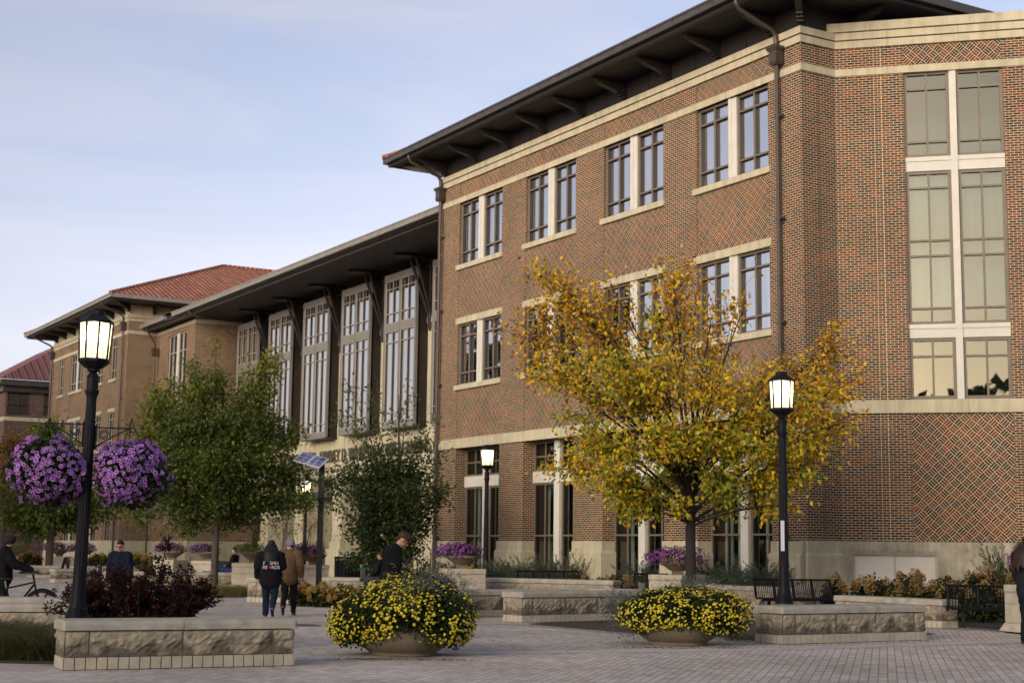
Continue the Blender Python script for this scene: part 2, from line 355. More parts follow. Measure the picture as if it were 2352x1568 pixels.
SOIL=mat('mulch',(.055,.042,.032),.95,noise=.4,nscale=14,bump=.8,bscale=40)
CONC=mat('bowl_concrete',(.155,.125,.085),.85,noise=.25,nscale=5,bump=.3,bscale=30)
def paver_mat(name):
    m=bpy.data.materials.new(name); m.use_nodes=True; t=m.node_tree; b=t.nodes['Principled BSDF']; b.inputs['Roughness'].default_value=.8; b.inputs['Specular IOR Level'].default_value=.25
    tcd=t.nodes.new('ShaderNodeTexCoord'); mpp=t.nodes.new('ShaderNodeMapping'); mpp.inputs['Rotation'].default_value=(0,0,R(-76.2)); t.links.new(tcd.outputs['Object'],mpp.inputs['Vector'])
    bt=t.nodes.new('ShaderNodeTexBrick'); bt.inputs['Color1'].default_value=(0,0,0,1); bt.inputs['Color2'].default_value=(1,1,1,1); bt.inputs['Mortar'].default_value=(.5,.5,.5,1); bt.inputs['Scale'].default_value=1
    bt.inputs['Brick Width'].default_value=.236; bt.inputs['Row Height'].default_value=.118; bt.inputs['Mortar Size'].default_value=.0075; bt.inputs['Mortar Smooth'].default_value=.2
    t.links.new(mpp.outputs[0],bt.inputs['Vector'])
    r=t.nodes.new('ShaderNodeValToRGB'); e=r.color_ramp.elements; e[0].color=(.41,.352,.300,1); e[1].color=(.56,.51,.45,1); q=e.new(.5); q.color=(.50,.44,.38,1); t.links.new(bt.outputs['Color'],r.inputs[0])
    n=t.nodes.new('ShaderNodeTexNoise'); n.inputs['Scale'].default_value=.35; n.inputs['Detail'].default_value=8; n.inputs['Roughness'].default_value=.65; t.links.new(tcd.outputs['Object'],n.inputs['Vector'])
    rp=t.nodes.new('ShaderNodeMapRange'); rp.inputs['From Min'].default_value=.3; rp.inputs['From Max'].default_value=.7; rp.inputs['To Min'].default_value=.66; rp.inputs['To Max'].default_value=1.2; t.links.new(n.outputs['Fac'],rp.inputs['Value'])
    mx=t.nodes.new('ShaderNodeMixRGB'); t.links.new(bt.outputs['Fac'],mx.inputs['Fac']); t.links.new(r.outputs[0],mx.inputs[1]); mx.inputs[2].default_value=(.25,.205,.17,1)
    m2=t.nodes.new('ShaderNodeMixRGB'); m2.blend_type='MULTIPLY'; m2.inputs['Fac'].default_value=1; t.links.new(mx.outputs[0],m2.inputs[1]); t.links.new(rp.outputs[0],m2.inputs[2]); t.links.new(m2.outputs[0],b.inputs['Base Color'])
    bp=t.nodes.new('ShaderNodeBump'); bp.inputs['Strength'].default_value=.6; bp.inputs['Distance'].default_value=.012; t.links.new(mnode(t,'SUBTRACT',1.0,bt.outputs['Fac']),bp.inputs['Height']); t.links.new(bp.outputs[0],b.inputs['Normal'])
    return m
PAVER=paver_mat('clay_pavers'); BAND=mat('concrete_band',(.46,.42,.37),.85,noise=.22,nscale=2.5,bump=.2,bscale=20); GRASSG=mat('lawn',(.06,.07,.03),.95,noise=.3)

# ------------------------------------------------------------------ ground
def sheet(name,poly,z,m,kind='structure',n=None):
    me=bpy.data.meshes.new(name); me.from_pydata([(x,y,z) for x,y in poly],[],[tuple(range(len(poly)))]); me.update()
    o=bpy.data.objects.new(name,me); COL.objects.link(o); me.materials.append(m); return tag(o,kind=kind)
sheet('ground',[(-900,-900),(900,-900),(900,900),(-900,900)],0,GRASSG)
sheet('plaza_paving',[(-90,-30),(60,-30),(60,140),(-90,140)],.004,PAVER)
def strip(name,pts,w,z,m):
    L_=[];R_=[]
    for i,p in enumerate(pts):
        a=Vector(pts[max(i-1,0)]);b=Vector(pts[min(i+1,len(pts)-1)]); d=(b-a).normalized(); n=Vector((-d.y,d.x))*w/2; p=Vector(p)
        L_.append(tuple(p+n)); R_.append(tuple(p-n))
    v=[(x,y,z) for x,y in L_]+[(x,y,z) for x,y in R_]; k=len(pts)
    me=bpy.data.meshes.new(name); me.from_pydata(v,[],[(i,k+i,k+i+1,i+1) for i in range(k-1)]); me.update()
    o=bpy.data.objects.new(name,me); COL.objects.link(o); me.materials.append(m); return tag(o,kind='structure')
strip('concrete_band',[(-7,20.0),(-3.2,21.7),(-.45,23.6),(3.64,25.0),(8.4,27.9),(12,30.6)],.62,.008,BAND)
strip('concrete_band',[(-9,33.2),(-4,32.6),(.2,33.0),(2,33.7)],.5,.008,BAND)
strip('drain_channel',[(-7,33.05),(-4,32.45),(.2,32.8)],.05,.012,BLACKM)
def arcbed(name,pts,z=.010): return sheet(name,pts,z,SOIL)
arcbed('planting_bed',[(-10.5,20.9),(-5.9,20.2),(-3.0,21.3),(-4.6,27.5),(-12,27.0)])
arcbed('planting_bed',[(.4,33.0),(2.4,29.4),(3.9,28.5),(4.5,27.4),(7.6,29.2),(8.6,31),(5.6,37),(3,38)])
arcbed('planting_bed',[(8.0,36.2),(9.6,35.6),(10.4,32.0),(14,33.5),(14,43),(9.2,40.4),(7.9,39.8)])
arcbed('planting_bed',[(-12.5,46.9),(-9.4,47.6),(-8.0,47.9),(-6.0,42.4),(-2.2,38.6),(2.5,39.5),(3.8,44),(-2.0,54),(-12,58)])
strip('bed_kerb',[(-12.5,46.8),(-9.4,47.5),(-8.0,47.8),(-6.05,42.3),(-2.3,38.5)],.12,.03,BAND)
strip('bed_kerb',[(.28,32.7),(2.41,29.2),(3.84,28.35),(4.4,27.3)],.10,.02,BAND)
strip('bed_kerb',[(9.5,35.7),(10.45,31.8)],.10,.02,BAND)
# ------------------------------------------------------------------ large brick building (wings, link and angled bay)
CX,CY=7.877,40.351; AZ=math.atan2(-math.cos(0.535915),math.sin(0.535915))
BLD=thing('university_building','long three storey red brick building with tan stone bands and wide dark eaves','building',(CX,CY,0),AZ)
BW_=Matrix.Translation((CX,CY,0))@Matrix.Rotation(AZ,4,'Z')
def Wd(t,off,z=0): return BW_@Vector((-t,off,z))
I4=Matrix.Identity(4)
def frame(ox,oy,ax,ay):            # facade frame: x along (ax,ay), y into the building, z up
    return Matrix(((ax,-ay,0,ox),(ay,ax,0,oy),(0,0,1,0),(0,0,0,1)))
def wall(mb,x0,x1,z0,z1,holes=(),T=I4,y=0):
    st=len(mb.v)
    xs=sorted({x0,x1}|{min(max(h[k],x0),x1) for h in holes for k in (0,1)}); zs=sorted({z0,z1}|{min(max(h[k],z0),z1) for h in holes for k in (2,3)})
    for i in range(len(xs)-1):
        for j in range(len(zs)-1):
            cx,cz=(xs[i]+xs[i+1])/2,(zs[j]+zs[j+1])/2
            if any(h[0]<cx<h[1] and h[2]<cz<h[3] for h in holes): continue
            mb.quad((xs[i],y,zs[j]),(xs[i+1],y,zs[j]),(xs[i+1],y,zs[j+1]),(xs[i],y,zs[j+1]))
    for h in holes:
        a,b,c,d,dep=h
        mb.quad((a,y,c),(a,y+dep,c),(a,y+dep,d),(a,y,d)); mb.quad((b,y,c),(b,y,d),(b,y+dep,d),(b,y+dep,c))
        mb.quad((a,y,d),(a,y+dep,d),(b,y+dep,d),(b,y,d)); mb.quad((a,y,c),(b,y,c),(b,y+dep,c),(a,y+dep,c))
    mb.xf(T,st); return mb
def rect(name,m,x0,x1,z0,z1,y,T=I4,parent=BLD):
    return MB().quad((x0,y,z0),(x1,y,z0),(x1,y,z1),(x0,y,z1)).xf(T).build(name,m,parent)
def slab(name,m,x0,x1,y0,y1,z0,z1,T=I4,parent=BLD,bevel=0):
    return MB().box(x0,x1,y0,y1,z0,z1).xf(T).build(name,m,parent,bevel=bevel)
def window(x0,x1,z0,z1,cols,rows,y,T=I4,fw=.075,fm=BRONZE,gm=GLASS,blind=None,parent=BLD,bars=.055,d=.13):
    mb=MB(); dk=MB(); f=.035
    for q,ya,yb,e in ((mb,y,y+f,0),(dk,y+f,y+d,.006)):       # pale front profile; bar sides behind it coloured dark as painted shade
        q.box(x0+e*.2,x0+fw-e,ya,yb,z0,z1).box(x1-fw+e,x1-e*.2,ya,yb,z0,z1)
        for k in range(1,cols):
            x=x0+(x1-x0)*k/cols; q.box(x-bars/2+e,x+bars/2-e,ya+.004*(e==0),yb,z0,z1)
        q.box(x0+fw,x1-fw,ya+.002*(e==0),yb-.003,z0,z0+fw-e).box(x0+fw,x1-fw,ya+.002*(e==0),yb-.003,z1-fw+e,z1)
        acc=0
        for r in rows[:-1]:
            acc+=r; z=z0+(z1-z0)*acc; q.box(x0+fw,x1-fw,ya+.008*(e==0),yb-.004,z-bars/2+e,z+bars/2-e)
    w=mb.xf(T).build('window',fm,parent); dk.xf(T).build('painted_shade_rebate',DARKM,w)
    MB().quad((x0+.01,y+d*.8,z0+.01),(x1-.01,y+d*.8,z0+.01),(x1-.01,y+d*.8,z1-.01),(x0+.01,y+d*.8,z1-.01)).xf(T).build('glass_pane',gm,w)
    if blind:
        for (a,b,c,e,m) in blind:
            X0,X1,Z0,Z1=x0+(x1-x0)*a,x0+(x1-x0)*b,z0+(z1-z0)*c,z0+(z1-z0)*e
            q=MB(); n=max(3,int((X1-X0)/.09))
            for k in range(n):           # gently pleated cloth
                u0,u1=X0+(X1-X0)*k/n,X0+(X1-X0)*(k+1)/n; ya,yb=y+.28+.03*(k%2),y+.28+.03*((k+1)%2)
                q.quad((u0,ya,Z0),(u1,yb,Z0),(u1,yb,Z1),(u0,ya,Z1))
            q.xf(T).build('curtain',m,w)
    return w
OPEN=[(1.40,4.69),(6.36,9.65),(11.32,14.58),(16.24,19.50)]        # bays, metres left of the corner
LEN=20.97
# --- right block, front
holes=[]
for a,b in OPEN:
    for z0,z1,dp in ((5.70,7.56,.03),(7.56,10.28,.16),(10.28,12.18,.03),(12.18,14.77,.16)): holes.append((-b,-a,z0,z1,dp))
mb=MB(); wall(mb,-LEN,0,5.70,14.77,holes)
wall(mb,-LEN,0,14.97,15.57,[(-b,-a,14.97,15.57,.03) for a,b in OPEN])
wall(mb,-LEN,0,0,5.34,[(-b,-a,0,5.34,.50) for a,b in OPEN])
RET=frame(0,0,0,1); BAY=frame(0,1.232,.70711,.70711); BL=8.5
wall(mb,0,1.232,0,16,(),RET)
WB=(1.86,4.47)
wall(mb,0,BL,1.92,15.62,[(WB[0],WB[1],1.93,5.34,.03),(WB[0],WB[1],5.70,14.79,.14),(WB[0],WB[1],15.0,15.60,.03)],BAY)
wall(mb,0,26,0,16,(),frame(-LEN,26,0,-1))
wall(mb,0,14,0,16,(),frame(6.01,7.24,0,1))
mb.build('brick_wall',BRICK,BLD)
for a,b in OPEN:
    for z0,z1 in ((5.70,7.56),(10.28,12.18),(14.97,15.57)): rect('basketweave_panel',BASKET,-b,-a,z0,z1,.03)
for z0,z1 in ((1.93,5.34),(15.0,15.60)): rect('basketweave_panel',BASKET,WB[0],WB[1],z0,z1,.03,BAY)
# stone bands and cornice; every piece wraps the corner and the bay
STONEJ=mat('stone_joint',(.24,.20,.13),.9)
def band(name,m,z0,z1,e,left=-LEN,right_z=0):
    p=[(left-e,-e),(e,-e),(e,1.232-e*.41)]; q=[(left-e,.2),(-.2,.2),(-.2,1.232+.05)]
    s=.70711; n=(s,-s)
    p.append((BL*s+n[0]*e,1.232+BL*s+n[1]*e)); q.append((BL*s-.2*s,1.232+BL*s+.2*s))
    mb=MB()
    for k in range(3):
        a,b,c,d=p[k],p[k+1],q[k+1],q[k]; i=len(mb.v)
        mb.v+=[(*a,z0),(*b,z0),(*c,z0),(*d,z0),(*a,z1),(*b,z1),(*c,z1),(*d,z1)]
        mb.f+=[(i,i+3,i+2,i+1),(i+4,i+5,i+6,i+7),(i,i+1,i+5,i+4)]
        if k==0: mb.f.append((i+3,i,i+4,i+7))
    return mb.build(name,m,BLD)
band('stone_band',STONE,5.34,5.70,.06); band('stone_band',STONE,14.77,14.975,.045)
band('cornice',STONE,15.57,15.775,.05); band('cornice',STONE,15.80,16.0,.10)
def joints(z0,z1,e,step,x0,x1,T=I4):
    m=MB(); k=x0+step*.6
    while k<x1: m.box(k-.005,k+.005,-e-.002,-e+.02,z0+.002,z1-.002); k+=step
    m.xf(T).build('stone_joint',STONEJ,BLD)
for z0,z1,e in ((5.34,5.70,.06),(14.77,14.975,.045),(15.57,15.775,.05),(15.80,16.0,.10)):
    joints(z0,z1,e,2.47,-LEN,0); joints(z0,z1,e,1.9,.3,BL,BAY)
    if z0<15: joints(z0,z1,e,2.47,-81,-63)
joints(16.02,16.27,.16,1.45,0,BL,BAY)
MB().box(1.055,1.067,-.002,.01,1.93,5.34).box(1.245,1.257,-.002,.01,1.93,5.34).box(1.055,1.067,-.002,.01,5.71,14.76).box(1.245,1.257,-.002,.01,5.71,14.76).box(1.055,1.067,-.002,.01,14.98,15.6).box(1.245,1.257,-.002,.01,14.98,15.6).xf(BAY).build('brick_strip_joint',mat('strip_mortar',MORTAR,.9),BLD)
MB().box(.60,.612,-.002,.01,1.93,5.34).box(.60,.612,-.002,.01,5.71,14.76).box(.60,.612,-.002,.01,14.98,15.6).xf(RET).build('movement_joint',mat('joint_sealant',(.09,.05,.04),.8),BLD)
band('cornice_groove_shadow',DARKM,15.77,15.81,.03)  # dark strips, here and on the bay, painted as the groove's shadow
slab('cornice',STONE,-.22,BL,-.16,.3,16.02,16.27,BAY); slab('cornice_groove_shadow',DARKM,-.05,BL,-.09,.3,15.99,16.03,BAY)
# ground-floor stone piers
for a,b in [(-.0,1.40),(4.69,6.36),(9.65,11.32),(14.58,16.24),(19.50,LEN)]:
    e0=.05 if a>0.5 else 0; e1=.05
    mb=MB().box(-b-e1+.01,-a+e0-.01,-.05,.47,1.60,1.90).box(-b-e1-.04,-a+e0+.04,-.11,.475,0,1.52).frust(-b-e1-.04,-a+e0+.04,-.11,.475,1.52,1.605,.05)
    mb.build('pier_base',STONE,BLD)
mb=MB().box(-.05,1.3,-.05,.2,1.60,1.92).box(-.11,1.3,-.11,.2,0,1.52).frust(-.11,1.3,-.11,.2,1.52,1.605,.05).xf(RET).build('pier_base',STONE,BLD)
mb=MB(); wall(mb,-.03,BL,0,1.60,[(.24,2.43,.3,1.66,.12)],BAY,y=-.09); mb.build('stone_base',STONE2,BLD)
MB().box(-.02,BL,-.05,.2,1.64,1.92).box(-.03,BL,-.09,.2,1.60,1.645).xf(BAY).build('stone_base',STONE2,BLD)
w=rect('vent_panel',VENT,.24,2.43,.3,1.60,.02,BAY)
MB().box(.24,2.43,-.06,.02,1.56,1.60).box(.24,.30,-.04,.02,.3,1.56).box(1.32,1.36,-.02,.018,.3,1.55).box(2.37,2.43,-.04,.02,.3,1.56).xf(BAY).build('vent_frame',PALEF,w)
# windows of the right block
HW=.17
for bi,(a,b) in enumerate(OPEN):
    xc=-(a+b)/2
    for si,(x0,x1) in enumerate(((-b,xc-HW),(xc+HW,-a))):
        for z0,z1,fl in ((12.34,14.77,3),(7.72,10.06,2)):
            bl=[(.05,.95,0,1,CURT)] if (fl==3 and (bi+si)%2==0) else ([(.62,.9,0,1,BLIND)] if fl==2 else None)
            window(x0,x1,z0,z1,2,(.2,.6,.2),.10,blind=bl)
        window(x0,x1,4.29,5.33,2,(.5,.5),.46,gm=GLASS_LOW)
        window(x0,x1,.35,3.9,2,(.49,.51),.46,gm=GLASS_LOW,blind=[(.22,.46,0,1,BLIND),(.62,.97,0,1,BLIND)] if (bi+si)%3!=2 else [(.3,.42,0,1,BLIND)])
        slab('spandrel',CASTW,x0+.01,x1-.01,.40,.5,3.90,4.29)
    for z0,z1 in ((12.34,14.77),(7.72,10.06)):
        MB().box(xc-HW,xc-.02,.03,.2,z0,z1).box(xc-.02,xc+HW,.055,.2,z0+.002,z1-.002).build('mullion',CASTW,BLD)
    slab('mullion',CASTW,xc-HW,xc+HW,.36,.52,.3,5.335)
    for z0,z1 in ((12.16,12.34),(7.54,7.72)): slab('sill',STONE,-b-.13,-a+.10,-.07,.13,z0,z1)
    slab('lintel',STONE,-b-.12,-a+.10,-.03,.12,10.06,10.30)
mb=MB(); mb.quad((-LEN+.1,.95,.1),(-.5,.95,.1),(-.5,.95,15),(-LEN+.1,.95,15))
for z in (5.45,10.2): mb.quad((-LEN+.1,.2,z),(-.5,.2,z),(-.5,.95,z),(-LEN+.1,.95,z))
mb.build('interior',DARKIN,BLD)
# bay windows
xm=3.155
for x0,x1 in ((WB[0],xm-.09),(xm+.09,WB[1])):
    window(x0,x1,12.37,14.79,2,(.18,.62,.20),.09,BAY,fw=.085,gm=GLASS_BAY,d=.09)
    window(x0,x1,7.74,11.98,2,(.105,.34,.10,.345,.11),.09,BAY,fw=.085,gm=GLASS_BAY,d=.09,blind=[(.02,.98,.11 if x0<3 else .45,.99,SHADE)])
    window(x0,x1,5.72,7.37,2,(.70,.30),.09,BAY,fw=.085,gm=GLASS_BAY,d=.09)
    for z0,z1 in ((11.98,12.37),(7.37,7.74)):
        MB().box(x0,x1,.05,.2,z0,z1-.12).box(x0,x1,.02,.2,z1-.12,z1).xf(BAY).build('spandrel',CASTW,BLD)
MB().box(xm-.09,xm-.02,.03,.2,5.71,14.78).box(xm-.02,xm+.09,.0,.2,5.712,14.775).xf(BAY).build('mullion',CASTW,BLD)
rect('interior',DARKIN,.5,BL-.5,5,15,.9,BAY)
# eaves, gutters, roofs
def eave(x0,x1,z,front=-1.75,depth=26,gm=GUTT,slope=.414,tile=TILE,hip=True,ribs=True,wallL=None,wallR=None):
    mb=MB(); g0,g1=z-.24,z
    mb.box(x0,x1,front,front+.15,g0,g1).box(x1-.15,x1,front+.15,depth,g0,g1).box(x0,x0+.15,front+.15,depth,g0,g1)
    mb.box(x0-.02,x1+.02,front-.03,front-.002,g1-.05,g1+.012)
    n=int((x1-x0)/.62)
    for k in range(1,n): mb.box(x0+k*.62-.012,x0+k*.62+.012,front-.045,front-.031,g1-.13,g1-.002)
    mb.build('gutter',gm,BLD)
    MB().box(x0+.13,x1-.13,front+.17,front+.30,z-.36,z-.05).box(x1-.30,x1-.17,front+.31,depth,z-.36,z-.05).box(x0+.17,x0+.30,front+.31,depth,z-.36,z-.05).build('fascia',DARKM,BLD)
    s=MB().quad((x0+.2,front+.3,z-.34),(x1-.2,front+.3,z-.34),(x1-.2,depth,z-.34),(x0+.2,depth,z-.34))
    if ribs:
        k=front+.45
        while k<.1: s.box(x0+.35,x1-.35,k,k+.05,z-.355,z-.341); k+=.16
    s.build('soffit',SOFF,BLD)
    hw=(x1-x0)/2; xc=(x0+x1)/2; zr=z+hw*slope; ya=front+hw; sl=math.hypot(1,slope); r=MB()
    r.quad((x0,front,z+.01),(x1,front,z+.01),(xc,ya,zr),uv=[(x0,0),(x1,0),(xc,hw*sl)])
    r.quad((x1,front,z+.01),(x1,depth,z+.01),(xc,depth,zr),(xc,ya,zr),uv=[(0,0),(depth-front,0),(depth-front,hw*sl),(hw,hw*sl)])
    r.quad((x0,depth,z+.01),(x0,front,z+.01),(xc,ya,zr),(xc,depth,zr),uv=[(depth-front,0),(0,0),(hw,hw*sl),(depth-front,hw*sl)])
    rf=r.build('roof',tile,BLD)
    rc=MB()
    for a,b in (((x0,front,z+.02),(xc,ya,zr)),((x1,front,z+.02),(xc,ya,zr)),((xc,ya,zr),(xc,depth,zr))):
        a,b=Vector(a),Vector(b); m=int((b-a).length/.42)
        for k in range(m): rc.tube([a.lerp(b,k/m),a.lerp(b,(k+1.15)/m)],[.13,.10],6)
    rc.build('ridge_tiles',TILE,rf)
def bracket(x,y0=0,z=16.62,T=I4,k=1.0):
    P=[(0,z),(0,z-.50),(-.12,z-.50),(-.12,z-.44),(-.24,z-.44),(-.24,z-.38),(-.36,z-.38),(-.36,z-.33),(-1.05,z-.16),(-1.05,z-.11),(-1.15,z-.11),(-1.15,z-.06),(-1.25,z-.06),(-1.25,z)]
    mb=MB(); i=len(mb.v); n=len(P)
    for s in (-.09,.09): mb.v+=[(x+s,y0+p[0]*k,p[1]) for p in P]
    mb.f+=[tuple(range(n)),tuple(range(2*n-1,n-1,-1))]
    for j in range(n): mb.f.append((j,(j+1)%n,n+(j+1)%n,n+j))
    mb.xf(T).build('bracket',DARKM,BLD)
eave(-22.75,1.8,17.0)
MB().box(-LEN+.02,-.02,.04,.3,15.98,16.66).box(-.3,-.02,.3,8,15.98,16.66).box(-LEN+.02,-LEN+.3,.3,8,15.98,16.66).build('eave_panel',SOFF,BLD)
MB().quad(*[(-LEN+.02,.2,16.3),(-.02,.2,16.3),(-.02,20,16.3),(-LEN+.02,20,16.3)]).build('interior',DARKIN,BLD)
mb=MB()
for k in range(18): mb.box(-LEN+.6+k*1.2-.01,-LEN+.6+k*1.2+.01,.033,.045,16.0,16.60)
mb.build('panel_joint',BLACKM,BLD)
for k in range(9): bracket(-1.2-k*2.43,.04)
for k in range(5): bracket(1.9+k*2.4,.02,T=frame(0,0,0,1))
MBc=Matrix.Rotation(R(45),4,'Z'); bracket(0,0,T=MBc,k=1.25); bracket(0,0,T=Matrix.Translation((-LEN,0,0))@Matrix.Rotation(R(-45),4,'Z'),k=1.25)
def downspout(x,y,zt,zb,zh,topx=None,ty=-1.6,tz=16.75,m=PIPE,T=I4):
    mb=MB()
    mb.tube([(x,y,zb),(x,y,zh-.5)],.065,10)
    for z in np.arange(zb+2.0,zh-.7,2.9): mb.box(x-.10,x+.16,y-.02,y+.12,z,z+.05); mb.tube([(x,y,z-.06),(x,y,z+.06)],.078,10)
    d=mb.xf(T).build('downspout',m,BLD,smooth=False)
    h=MB().frust(x-.13,x+.13,y-.13,y+.12,zh-.52,zh-.44,-.03).box(x-.15,x+.15,y-.15,y+.12,zh-.43,zh-.12).box(x-.18,x+.18,y-.18,y+.12,zh-.12,zh-.07).box(x-.21,x+.21,y-.21,y+.12,zh-.07,zh)
    h.xf(T).build('rain_head',m,d)
    tx=x if topx is None else topx
    pts=[(tx,ty,tz),(tx,ty,tz-.12),(tx*.97+x*.03,ty+.10,tz-.27),(tx*.1+x*.9,y-.14,zh+.48),(x,y-.02,zh+.33),(x,y,zh+.15),(x,y,zh-.05)]
    MB().tube(pts,.065,10).xf(T).build('upper_pipe',m,d,smooth=True)
downspout(-.82,-.17,15,0,15.62); downspout(-20.76,-.17,15,0,15.60)
# --- left wing (same plane)
WL,WR=-81.25,-62.62
WO=[(77.9,79.2),(73.0,76.1),(68.0,71.1),(64.9,66.2)]
hs=[]
for a,b in WO:
    for z0,z1,dp in ((5.70,7.55,.03),(7.55,10.28,.14),(10.28,12.0,.03),(12.0,14.77,.14),(.3,3.9,.4)): hs.append((-b,-a,z0,z1,dp))
mb=MB(); wall(mb,WL,WR,0,14.77,hs); wall(mb,WL,WR,14.97,15.57,[(-b,-a,14.97,15.57,.03) for a,b in WO])
wall(mb,0,1.9,0,15.6,(),frame(WR,0,0,1)); wall(mb,0,20,0,16,(),frame(WL,20,0,-1)); mb.build('brick_wall',BRICK,BLD)
for a,b in WO:
    for z0,z1 in ((5.70,7.55),(10.28,12.0),(14.97,15.57)): rect('basketweave_panel',BASKET,-b,-a,z0,z1,.03)
    for z0,z1 in ((12.15,14.77),(7.70,10.05),(.35,3.9)):
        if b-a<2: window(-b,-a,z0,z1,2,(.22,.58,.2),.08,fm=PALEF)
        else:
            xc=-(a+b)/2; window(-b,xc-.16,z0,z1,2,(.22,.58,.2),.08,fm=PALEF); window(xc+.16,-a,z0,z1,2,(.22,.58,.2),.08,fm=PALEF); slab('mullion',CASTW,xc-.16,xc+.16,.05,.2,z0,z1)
        slab('sill',STONE,-b-.12,-a+.12,-.07,.12,z0-.17,z0)
        if z1<14: slab('lintel',STONE,-b-.1,-a+.1,-.03,.1,z1,z1+.22)
rect('interior',DARKIN,WL+.2,WR-.2,.3,15,.8)
for z0,z1,e in ((5.34,5.70,.06),(14.77,14.975,.045)): MB().box(WL-e,WR+e,-e,.1,z0,z1).box(WR-.1,WR+e,.1,1.86,z0,z1).build('stone_band',STONE,BLD)
for z0,z1,e in ((15.57,15.775,.05),(15.80,16.0,.10)): MB().box(WL-e,WR+e,-e,.1,z0,z1).box(WR-.1,WR+e,.1,8,z0,z1).build('cornice',STONE,BLD)
MB().box(WL-.05,WR+.06,-.06,.2,1.6,1.9).box(WL-.1,WR+.11,-.11,.2,0,1.6).box(WR-.2,WR+.06,.2,1.86,1.6,1.9).box(WR-.2,WR+.11,.2,1.86,0,1.6).build('stone_base',STONE,BLD)
eave(-83.0,-60.8,16.95,depth=24,gm=GUTL,ribs=False)
MB().box(WL+.02,WR-.02,.04,.3,15.98,16.62).box(WR-.3,WR-.02,.3,8,15.98,16.62).box(WL+.02,WL+.3,.3,8,15.98,16.62).build('eave_panel',STONE,BLD)
for k in range(8): bracket(WR-1.1-k*2.35,.04)
for k in range(3): bracket(1.6+k*2.4,.02,T=frame(WR,0,0,1))
bracket(0,0,T=Matrix.Translation((WR,0,0))@MBc,k=1.25)
downspout(WR-.62,-.17,15,0,15.55); downspout(WL+.35,-.17,15,0,15.5)
# --- stair block between wing and link
SY=1.86; SL,SR=-62.62,-55.25
mb=MB(); wall(mb,SL,SR,0,14.72,[(-60.2,-56.8,5.2,14.45,.15)],y=SY); wall(mb,0,4.0,0,15.1,(),frame(SR,SY,0,1)); mb.build('brick_wall',BRICK,BLD)
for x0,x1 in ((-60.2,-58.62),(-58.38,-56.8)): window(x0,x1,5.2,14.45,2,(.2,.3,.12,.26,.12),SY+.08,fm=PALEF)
slab('mullion',CASTW,-58.62,-58.38,SY+.02,SY+.2,5.2,14.45); rect('interior',DARKIN,SL+.3,SR-.3,1,14.7,SY+.9)
MB().box(SL,SR+.05,SY-.05,SY+.2,14.72,14.95).box(SR-.2,SR+.05,SY+.2,5.8,14.72,14.95).build('stone_band',STONE,BLD)
MB().box(SL,SR+.06,SY-.06,SY+.2,1.6,1.9).box(SL,SR+.1,SY-.1,SY+.2,0,1.6).box(SR-.2,SR+.06,SY+.2,5.8,1.6,1.9).box(SR-.2,SR+.1,SY+.2,5.8,0,1.6).build('stone_base',STONE,BLD)
downspout(-62.0,SY-.3,14,0,13.9,ty=1.0,tz=15.1)
MIDF=mat('tan_window_frame',(.31,.275,.21),.5)
# --- link with projecting glass boxes under a deep eave
ML,MR=-55.25,-LEN; GZ=15.38
cols_t=[26.0+4.97*k for k in range(6)]
mb=MB()
for t in cols_t:
    mb.box(-t-.60,-t+.60,4.85,5.9,1.92,12.0).box(-t-.66,-t+.66,4.77,5.9,12.0,12.26)
    mb.box(-t-.68,-t+.68,4.75,5.9,1.55,1.92).box(-t-.80,-t+.80,4.62,5.9,0,1.55)
    mb.box(-t-.012,-t+.012,4.842,4.86,1.92,5.6)
mb.build('column',STONE,BLD)
slab('frieze',STONE,ML,MR,4.885,5.7,5.70,7.02); 
mb=MB()
for k in range(-1,6):
    t=26.0+4.97*k; mb.box(-t-4.36,-t-.61,4.95,5.7,5.15,5.70); mb.box(-t-4.36,-t-.61,4.92,5.7,7.02,7.18)
mb.build('frieze_beam',STONE,BLD)
mb=MB(); mb.quad((ML,5.8,7),(MR,5.8,7),(MR,5.8,15.1),(ML,5.8,15.1)); mb.build('upper_wall',DARKM,BLD)
slab('tan_band',TAN,ML,MR,5.5,5.8,14.4,15.04)
mb=MB()
for k in range(7):
    t=26.0+4.97*(k-1)+.77; mb.box(-t-.04,-t+.04,5.44,5.5,14.42,15.03); mb.box(-t-3.4,-t-3.32,5.44,5.5,14.42,15.03)
mb.build('band_trim',DARKM,BLD)
for k in range(6,-1,-1):
    r=-(26.2+4.97*k); l=r-3.35
    if l<ML-.2: continue
    y=4.15
    bx=MB().box(l+.06,r-.06,y+.26,5.8,7.25,14.58).box(l,r,y+.02,5.8,7.19,7.25).box(l,r,y+.02,5.8,14.56,14.62).build('window_box',DARKM,BLD)
    xc=(l+r)/2; g=MB()
    g.box(l,l+.14,y,y+.14,7.20,14.61).box(r-.14,r,y,y+.14,7.20,14.61).box(xc-.06,xc+.06,y-.02,y+.14,7.5,14.3)
    for z0,z1 in ((7.20,7.50),(11.82,12.2),(14.3,14.61)): g.box(l+.14,r-.14,y+.003,y+.14,z0,z1)
    g.build('box_frame',GREYM,bx)
    for x0,x1 in ((l+.14,xc-.06),(xc+.06,r-.14)):
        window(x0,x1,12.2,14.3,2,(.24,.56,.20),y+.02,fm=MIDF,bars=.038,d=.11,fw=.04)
        window(x0,x1,7.5,11.82,2,(.10,.78,.12),y+.02,fm=MIDF,bars=.038,d=.11,fw=.04)
